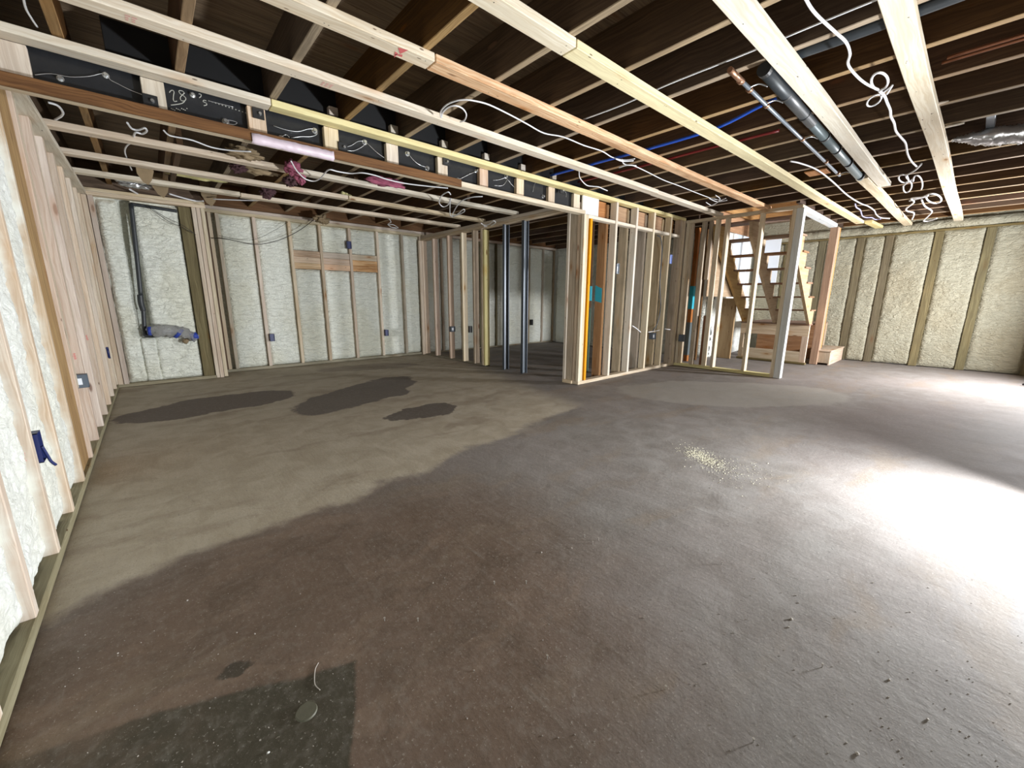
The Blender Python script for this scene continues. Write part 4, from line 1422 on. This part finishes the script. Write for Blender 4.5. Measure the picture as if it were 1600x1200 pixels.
lc('small white coil hanging at the end of the back wall cable', [(611, 347), (606, 351), (614, 351), (622, 356), (612, 355), (606, 351)], 0.006, z=2.03)
lc('white cable hooked over the nearest lower strip by the left wall', [(75, 160), (90, 165), (98, 175), (96, 181), (86, 187)], 0.006, z=2.03)
lc('white cable bunch above the first lower strip', [(199, 192), (206, 201), (216, 203), (226, 200), (229, 205), (222, 209), (212, 207), (209, 214), (210, 222)], 0.006, z=2.03)
lc('white cable loop crossing the middle lower strip', [(208, 222), (199, 227), (195, 236), (199, 250), (206, 266)], 0.005, z=2.055)
lc('thick white cable end above the black pipe bay', [(203, 296), (215, 303), (226, 309), (236, 314)], 0.009, z=2.035)
lc('white cable end beside the torn paper flap', [(265, 303), (285, 309), (306, 314), (318, 314)], 0.008, z=2.03)
lc('grey cable bundle tied above the doorway', [(752, 349), (757, 352), (765, 350), (771, 345), (774, 348), (766, 353), (756, 354)], 0.006, z=1.93)
o = tube('wire', [ony(228, 322, 6.02), ony(245, 333, 6.0), ony(262, 345, 5.98), ony(283, 355, 5.97), ony(304, 365, 5.98)], 0.003, 'cable_dark')
tag(o, 'thin black wire slanting across the black pipe bay', 'wire', 'thin black wires on the back wall')
o = tube('wire', [ony(232, 322, 6.02), ony(256, 338, 6.0), ony(285, 352, 5.97), ony(306, 367, 5.99)], 0.0025, 'cable_dark')
tag(o, 'second thin black wire slanting beside the first in the pipe bay', 'wire', 'thin black wires on the back wall')
o = tube('wire', [ony(330, 372, 6.34), ony(350, 373, 6.3), ony(375, 378, 6.28), ony(400, 382, 6.28), ony(430, 377, 6.28), ony(455, 367, 6.28), ony(478, 353, 6.28), ony(497, 337, 6.3)], 0.004, 'cable_dark')
tag(o, 'long black wire drooping across the back wall foam', 'wire', 'thin black wires on the back wall')
o = tube('wire', [ony(342, 368, 6.34), ony(370, 374, 6.31), ony(398, 374, 6.30), ony(425, 362, 6.30), ony(450, 347, 6.3)], 0.002, 'cable_dark')
tag(o, 'fainter wire drooping above the long black one', 'wire', 'thin black wires on the back wall')
Y3 = 2.94
o = tube('cable', [ony(1027, 368, Y3), ony(1033, 374, Y3), ony(1034, 400, Y3), ony(1031, 440, Y3), ony(1032, 480, Y3), ony(1027, 505, Y3), ony(1020, 517, Y3)], 0.006, 'box_grey')
tag(o, 'grey cable dropping to the box in the partition under the beam', 'cable')
o = tube('cable', [ony(1013, 519, 2.885), ony(1020, 518, 2.885), ony(1030, 516, 2.885)], 0.005, 'cable')
tag(o, 'white cable over the box in the partition under the beam', 'cable')
o = tube('cable', [ony(988, 509, 2.9), ony(994, 513, 2.9), ony(1001, 519, 2.9)], 0.006, 'cable')
tag(o, 'short white cable end between two bright edged studs', 'cable')
o = tube('cable', [ony(1039, 514, 2.885), ony(1047, 515, 2.885)], 0.007, 'cable')
tag(o, 'white cable stub beside the last stud under the beam', 'cable')

# ---- torn insulation and paper over the lower ceiling
GT = 'torn insulation hanging through the lower ceiling'
def rag(px, py, z, s, mat, label, seed, name='insulation_scrap', amp=0.75):
    c = onz(px, py, z)
    bm = bmesh.new()
    blob(bm, c, s[0], s[1], s[2], amp, seed, 4)
    return tag(finish(name, bm, mat), label, 'insulation', GT)


rag(458, 262, 2.01, (0.055, 0.035, 0.045), 'pink_wool', 'pink insulation tuft hanging beside the lilac tape', 1.3)
rag(468, 276, 1.985, (0.035, 0.03, 0.055), 'pink_wool', 'lower lobe of pink insulation behind the white cable', 2.3)
rag(604, 284, 2.02, (0.15, 0.05, 0.03), 'pink_wool', 'long pink insulation tuft under the brown beam board', 3.1)
rag(453, 283, 2.0, (0.045, 0.06, 0.035), 'dark_rag', 'dark plum rag below the pink insulation', 4.1)
rag(418, 301, 2.01, (0.06, 0.04, 0.045), 'dark_rag', 'dark plum rag hanging over the third lower strip', 5.1)
rag(384, 240, 2.05, (0.10, 0.05, 0.035), 'paper_brown', 'crumpled brown paper above the first lower strip', 6.1)
rag(400, 266, 2.06, (0.15, 0.06, 0.03), 'paper_brown', 'crumpled brown paper between the first two lower strips', 7.1)
rag(372, 262, 2.04, (0.05, 0.04, 0.03), 'dark_rag', 'dark crumpled scrap above the second lower strip', 8.1)
rag(310, 276, 2.085, (0.20, 0.06, 0.025), 'yellow_wool', 'yellow insulation lying above the third lower strip', 9.1, amp=0.4)
rag(540, 307, 2.05, (0.06, 0.05, 0.03), 'yellow_wool', 'small yellow insulation tuft over the middle of the lower ceiling', 10.1)
rag(504, 343, 2.0, (0.08, 0.04, 0.05), 'paper_brown', 'torn brown paper hanging at the top of the back wall', 11.1)
rag(95, 297, 2.02, (0.03, 0.06, 0.05), 'bag', 'clear plastic scrap tucked at the top of the left wall', 12.1)
rag(210, 287, 2.08, (0.12, 0.05, 0.035), 'foil', 'silvery scrap above the last lower strip near the pipe bay', 13.1)
for px, py, sc_, lb, yy in [(326, 303, 1.0, 'brown paper flap hanging over the triple stud', 5.9), (250, 289, 0.9, 'brown paper flap hanging beyond the last lower strip', 5.5), (226, 270, 0.7, 'dark paper flap hanging between the last two lower strips', 4.7)]:
    c = ony(px, py, yy)
    pts = [(-0.07, 0.12), (0.07, 0.12), (0.085, 0.03), (0.055, -0.07), (0.015, -0.13), (-0.03, -0.10), (-0.07, -0.02)]
    bm = bmesh.new()
    prism(bm, [(c.x + a * sc_, c.z + b * sc_) for a, b in pts], 0.004, 'y', yy)
    tag(finish('paper_flap', bm, 'paper_brown'), lb, 'insulation facing', GT)

# ---- pipes under the joists
WP = empty('waste_pipe', (4.0, 0.9, 2.0), 'fat black pipe with bands hanging beside the pale strip', 'pipe')
yp, zp = 0.868, 2.074
tube('pipe_run', [(2.42, yp - 0.005, zp), (3.3, yp, zp)], 0.030, 'pipe_black', WP, 20)
tube('pipe_run', [(3.3, yp, zp), (5.03, yp + 0.01, zp)], 0.028, 'pipe_grey', WP, 20)
bm = bmesh.new()
r = bmesh.ops.create_cone(bm, cap_ends=True, segments=20, radius1=0.032, radius2=0.032, depth=0.03)
bmesh.ops.rotate(bm, verts=r['verts'], cent=(0, 0, 0), matrix=Matrix.Rotation(math.pi / 2, 3, 'Y'))
bmesh.ops.translate(bm, verts=r['verts'], vec=(2.41, yp - 0.005, zp))
finish('end_cap', bm, 'black', WP)
for x in (2.75, 3.12, 3.62, 3.98, 4.42, 4.95):
    tube('pipe_band', [(x, yp, zp), (x + 0.02, yp, zp)], 0.0325, 'black', WP, 20)
CPx = empty('copper_pipe', (3.6, 0.99, 2.05), 'thin copper pipe clipped beside the fat black pipe', 'pipe')
tube('pipe_run', [(2.30, 0.985, 2.085), (2.47, 0.987, 2.085)], 0.014, 'copper', CPx, 10)
tube('pipe_run', [(2.46, 0.987, 2.085), (4.86, 1.0, 2.085)], 0.0105, 'galv_lip', CPx, 10)
for x in (2.45, 2.58, 2.85, 3.6, 4.3, 4.75):
    tube('fitting', [(x - 0.012, 0.99, 2.085), (x + 0.012, 0.99, 2.085)], 0.016, 'copper', CPx, 10)
for x in (2.56, 2.83, 3.62, 4.8):
    tube('clip', [(x, 0.99, 2.085), (x + 0.03, 0.95, 2.10), (x + 0.06, 0.915, 2.085)], 0.004, 'zinc', CPx, 6)
o = tube('pipe', [(2.52, 0.84, 2.155), (2.535, 0.5, 2.155), (2.535, 0.0, 2.155), (2.535, -1.2, 2.155)], 0.034, 'pipe_black', None, 16)
tag(o, 'black insulated pipe running between joists towards the top right', 'pipe')
xb_ = onz(1100, 208, 2.12).x
o = tube('water_line', [(xb_ - 0.03, 2.9, 2.135), (xb_ - 0.01, 2.3, 2.13), (xb_, 1.9, 2.125), (xb_ + 0.005, 1.4, 2.13), (xb_ - 0.05, 1.1, 2.16), (xb_ - 0.10, 0.93, 2.17)], 0.0105, 'pex_blue', None, 10)
tag(o, 'bright blue water line along a joist', 'water line')
o = tube('pipe', [(xb_ - 0.09, 0.97, 2.17), (xb_ - 0.13, 0.88, 2.15), (xb_ - 0.16, 0.86, 2.09)], 0.028, 'black', None, 12)
tag(o, 'black foam sleeve on the end of the blue line', 'pipe sleeve')
xr_ = onz(1210, 207, 2.13).x
o = tube('water_line', [(xr_, 2.9, 2.15), (xr_ - 0.005, 2.2, 2.14), (xr_ + 0.01, 1.6, 2.145), (xr_, 1.1, 2.135)], 0.010, 'pex_red', None, 10)
tag(o, 'red water line along the next joist', 'water line')
q0 = onz(1480, 90, 2.13)
for i, dx in enumerate((0.0, 0.045)):
    o = tube('copper_pipe', [(q0.x + dx, q0.y + 0.02 * i, 2.13), (q0.x + dx, -0.3, 2.13), (q0.x + dx, -1.3, 2.13)], 0.008, 'copper_bright', None, 10)
    tag(o, ['copper pipe at top right, the one nearer the pale strip corner', 'copper pipe at top right, farther of the parallel pair'][i], 'pipe', 'copper pipes at the top right')
# crinkled foil duct
bm = bmesh.new()
c0, c1 = onz(1487, 219, 2.07), onz(1660, 203, 2.07)
n = 60
pth = [c0.lerp(c1, i / n) for i in range(n + 1)]
rr = [0.008 + 0.048 * min(1, i / 22) + (0.004 if i % 2 else -0.002) for i in range(n + 1)]
addtube(bm, pth, 0.05, 18, rr=rr)
for v in bm.verts:
    v.co += Vector((0.4, 0.2, 1)) * 0.010 * fbm(v.co * 25, 3)
tag(finish('foil_duct', bm, 'foil'), 'crinkled silver duct under the joists at the right edge', 'duct')
o = board('bridging', 4.15, 4.55, 0.10, 0.14, 2.12, 2.17, 'galv_lip')
tag(o, 'thin grey cross brace between joists above the silver duct', 'brace')
o = board('blocking_board', 3.72, 4.02, 1.10, 1.20, 2.115, 2.15, 'sub')
bpy.data.objects.remove(o)
q = onz(1285, 268, 2.115)
o = board('patch_board', q.x - 0.16, q.x + 0.02, q.y - 0.06, q.y + 0.10, 2.107 - 0.014, 2.105, 'plywood')
tag(o, 'small tan board patch under the joists beside the white cable', 'board')
for px, py, lb in [(1462, 163, 'pale splinter of wood right of the big strip'), (1489, 196, 'second pale splinter right of the big strip')]:
    q = onz(px, py, 2.10)
    bm = bmesh.new()
    blob(bm, q, 0.012, 0.05, 0.006, 0.4, px * 0.1, 3)
    tag(finish('splinter', bm, 'tab'), lb, 'wood scrap')

# ---- work lights on stands (just outside the frame on the right)
def work_light(x, y, h, tx, ty, label, feet, hs=0.16):
    t = empty('work_light', (x, y, 0), label, 'work light')
    d = Vector((tx - x, ty - y, 0)).normalized()
    bk = Vector((x, y, h)) - d * 0.045
    ang = math.atan2(d.y, d.x)
    bm = bmesh.new()
    addbox(bm, -0.03, 0.03, -hs, hs, -0.11, 0.11, 0.008)
    bmesh.ops.transform(bm, verts=bm.verts, matrix=Matrix.Translation(bk) @ Matrix.Rotation(ang, 4, 'Z'))
    finish('lamp_head', bm, 'dark_plastic', t)
    p = bk - d * 0.05
    tube('pole', [(p.x, p.y, h + 0.02), (p.x, p.y, 0.16)], 0.013, 'black', t, 10)
    for fx, fy in feet:
        tube('leg', [(p.x, p.y, min(0.45, h * 0.6)), (fx, fy, 0.012)], 0.011, 'dark_plastic', t, 8)
    return t


work_light(3.0, -0.76, 0.33, 2.50, 0.17, 'black work light on a low stand lighting the slab', [(3.2, -0.70), (2.75, -1.05), (3.15, -1.1)])
work_light(7.15, -1.15, 1.0, 5.4, 3.4, 'black work light on a tripod in the far right of the room', [(7.60, -0.53), (7.5, -1.7), (6.7, -1.55)])

# ---- debris on the slab
def fz(x, y):
    return 0.0035 * fbm(Vector((x * 1.1, y * 1.1, 0)), 3) + 0.0012 * fbm(Vector((x * 7, y * 7, 4)), 3) - 0.004


random.seed(11)
bm = bmesh.new()
for i in range(1200):
    if random.random() < 0.85:
        t_ = random.gauss(0.5, 0.22)
        p0, p1 = onz(1072, 698, 0), onz(1130, 732, 0)
        q = p0.lerp(p1, t_) + Vector((random.gauss(0, 0.045), random.gauss(0, 0.045), 0))
    else:
        q = onz(1150, 740, 0) + Vector((random.gauss(0, 0.13), random.gauss(0, 0.10), 0))
    s = random.uniform(0.0008, 0.0032)
    a = random.random() * math.pi
    zz = fz(q.x, q.y)
    addbox(bm, q.x - s, q.x + s, q.y - s * 0.4, q.y + s * 0.4, zz, zz + random.uniform(0.0006, 0.0022), rot=Matrix.Rotation(a, 4, 'Z'))
tag(finish('sawdust', bm, 'sawdust'), 'pale sawdust and wood flakes scattered on the slab', 'sawdust', kind='stuff')
bm = bmesh.new()
for i in range(420):
    px, py = random.uniform(60, 1600), 620 + 580 * random.random() ** 0.7
    q = onz(px, py, 0)
    if q.x < -0.33 or q.y < -1:
        continue
    s = random.uniform(0.0005, 0.0014) * (1 if random.random() < 0.93 else 1.6)
    zz = fz(q.x, q.y)
    addbox(bm, q.x - s, q.x + s, q.y - s * 0.7, q.y + s * 0.7, zz, zz + s * 1.2, rot=Matrix.Rotation(random.random() * 3, 4, 'Z'))
tag(finish('grit', bm, 'stone'), 'fine pale grit and chips scattered over the slab', 'grit', kind='stuff')
stones = [(1340, 1176, 0.007, 'pale pebble on the slab at the bottom right'), (1450, 1122, 0.006, 'dark pebble on the right part of the slab'), (846, 862, 0.006, 'small brown chip on the middle of the slab'),
          (893, 855, 0.005, 'tiny pale chip beside the group of nails'), (1390, 1060, 0.006, 'light pebble right of the long scratch'), (419, 1174, 0.005, 'white chip lying in the dark damp patch'), (1237, 965, 0.008, 'flat grey chip left of the bright pool')]
for i, (px, py, r_, lb) in enumerate(stones):
    q = onz(px, py, 0)
    bm = bmesh.new()
    r_ *= 0.6
    blob(bm, (q.x, q.y, fz(q.x, q.y) + r_ * 0.5), r_, r_ * 0.8, r_ * 0.6, 0.4, i * 3.3, 2)
    tag(finish('pebble', bm, 'stone' if i != 5 else 'white_paint'), lb, 'pebble', 'pebbles and chips on the slab')
proto = None
NL = ['left one of the pair on the middle of the slab', 'right one of the pair on the middle of the slab', 'farther one of the group of three left of the scratch', 'nearer one of the group of three left of the scratch', 'standing alone in the brown area right of the damp patch', 'standing below the bright pool', 'standing in the grey band at the bottom centre', 'third of the group left of the scratch', 'standing beside the long scratch', 'standing at the bottom edge right of centre', 'standing near the bottom centre', 'standing close to the dark damp patch']
for ni, (px, py) in enumerate([(772, 912), (822, 911), (926, 848), (935, 843), (653, 970), (1285, 1040), (1040, 1075), (913, 838), (1128, 880), (1177, 1158), (855, 1028), (601, 970)]):
    q = onz(px, py, 0)
    if proto is None:
        bm = bmesh.new()
        bmesh.ops.create_cone(bm, cap_ends=True, segments=8, radius1=0.0012, radius2=0.0012, depth=0.012)
        r = bmesh.ops.create_cone(bm, cap_ends=True, segments=10, radius1=0.0032, radius2=0.0032, depth=0.0015)
        bmesh.ops.translate(bm, verts=r['verts'], vec=(0, 0, 0.0065))
        bmesh.ops.translate(bm, verts=bm.verts, vec=(0, 0, 0.006))
        proto = finish('nail', bm, 'nail')
        o = proto
    else:
        o = proto.copy()
        COL.objects.link(o)
    o.location = (q.x, q.y, fz(q.x, q.y) - 0.001)
    tag(o, 'tiny bright nail ' + NL[ni], 'nail', 'nails standing out of the slab')
q = onz(479, 1111, 0)
bm = bmesh.new()
r = bmesh.ops.create_cone(bm, cap_ends=True, segments=40, radius1=0.024, radius2=0.022, depth=0.004)
bmesh.ops.translate(bm, verts=r['verts'], vec=(q.x, q.y, fz(q.x, q.y) + 0.0015))
M['cap'] = flat('cap', (0.11, 0.105, 0.075), 0.6, 0, 0.2, 60)
tag(finish('round_plate', bm, 'cap'), 'round flat plate set in the dark damp patch of the slab', 'plate')
bm = bmesh.new()
pth = [onz(*zc_, 0.0) for zc_ in [(300 + 790 / 4, 960 + 300 / 4), (300 + 770 / 4, 960 + 340 / 4), (300 + 765 / 4, 960 + 400 / 4), (300 + 770 / 4, 960 + 440 / 4), (300 + 800 / 4, 960 + 470 / 4)]]
addtube(bm, smooth_path([Vector((p.x, p.y, fz(p.x, p.y) + 0.001)) for p in pth]), 0.0012, 5)
tag(finish('string', bm, 'stone'), 'thin curly string lying in the dark damp patch', 'string')
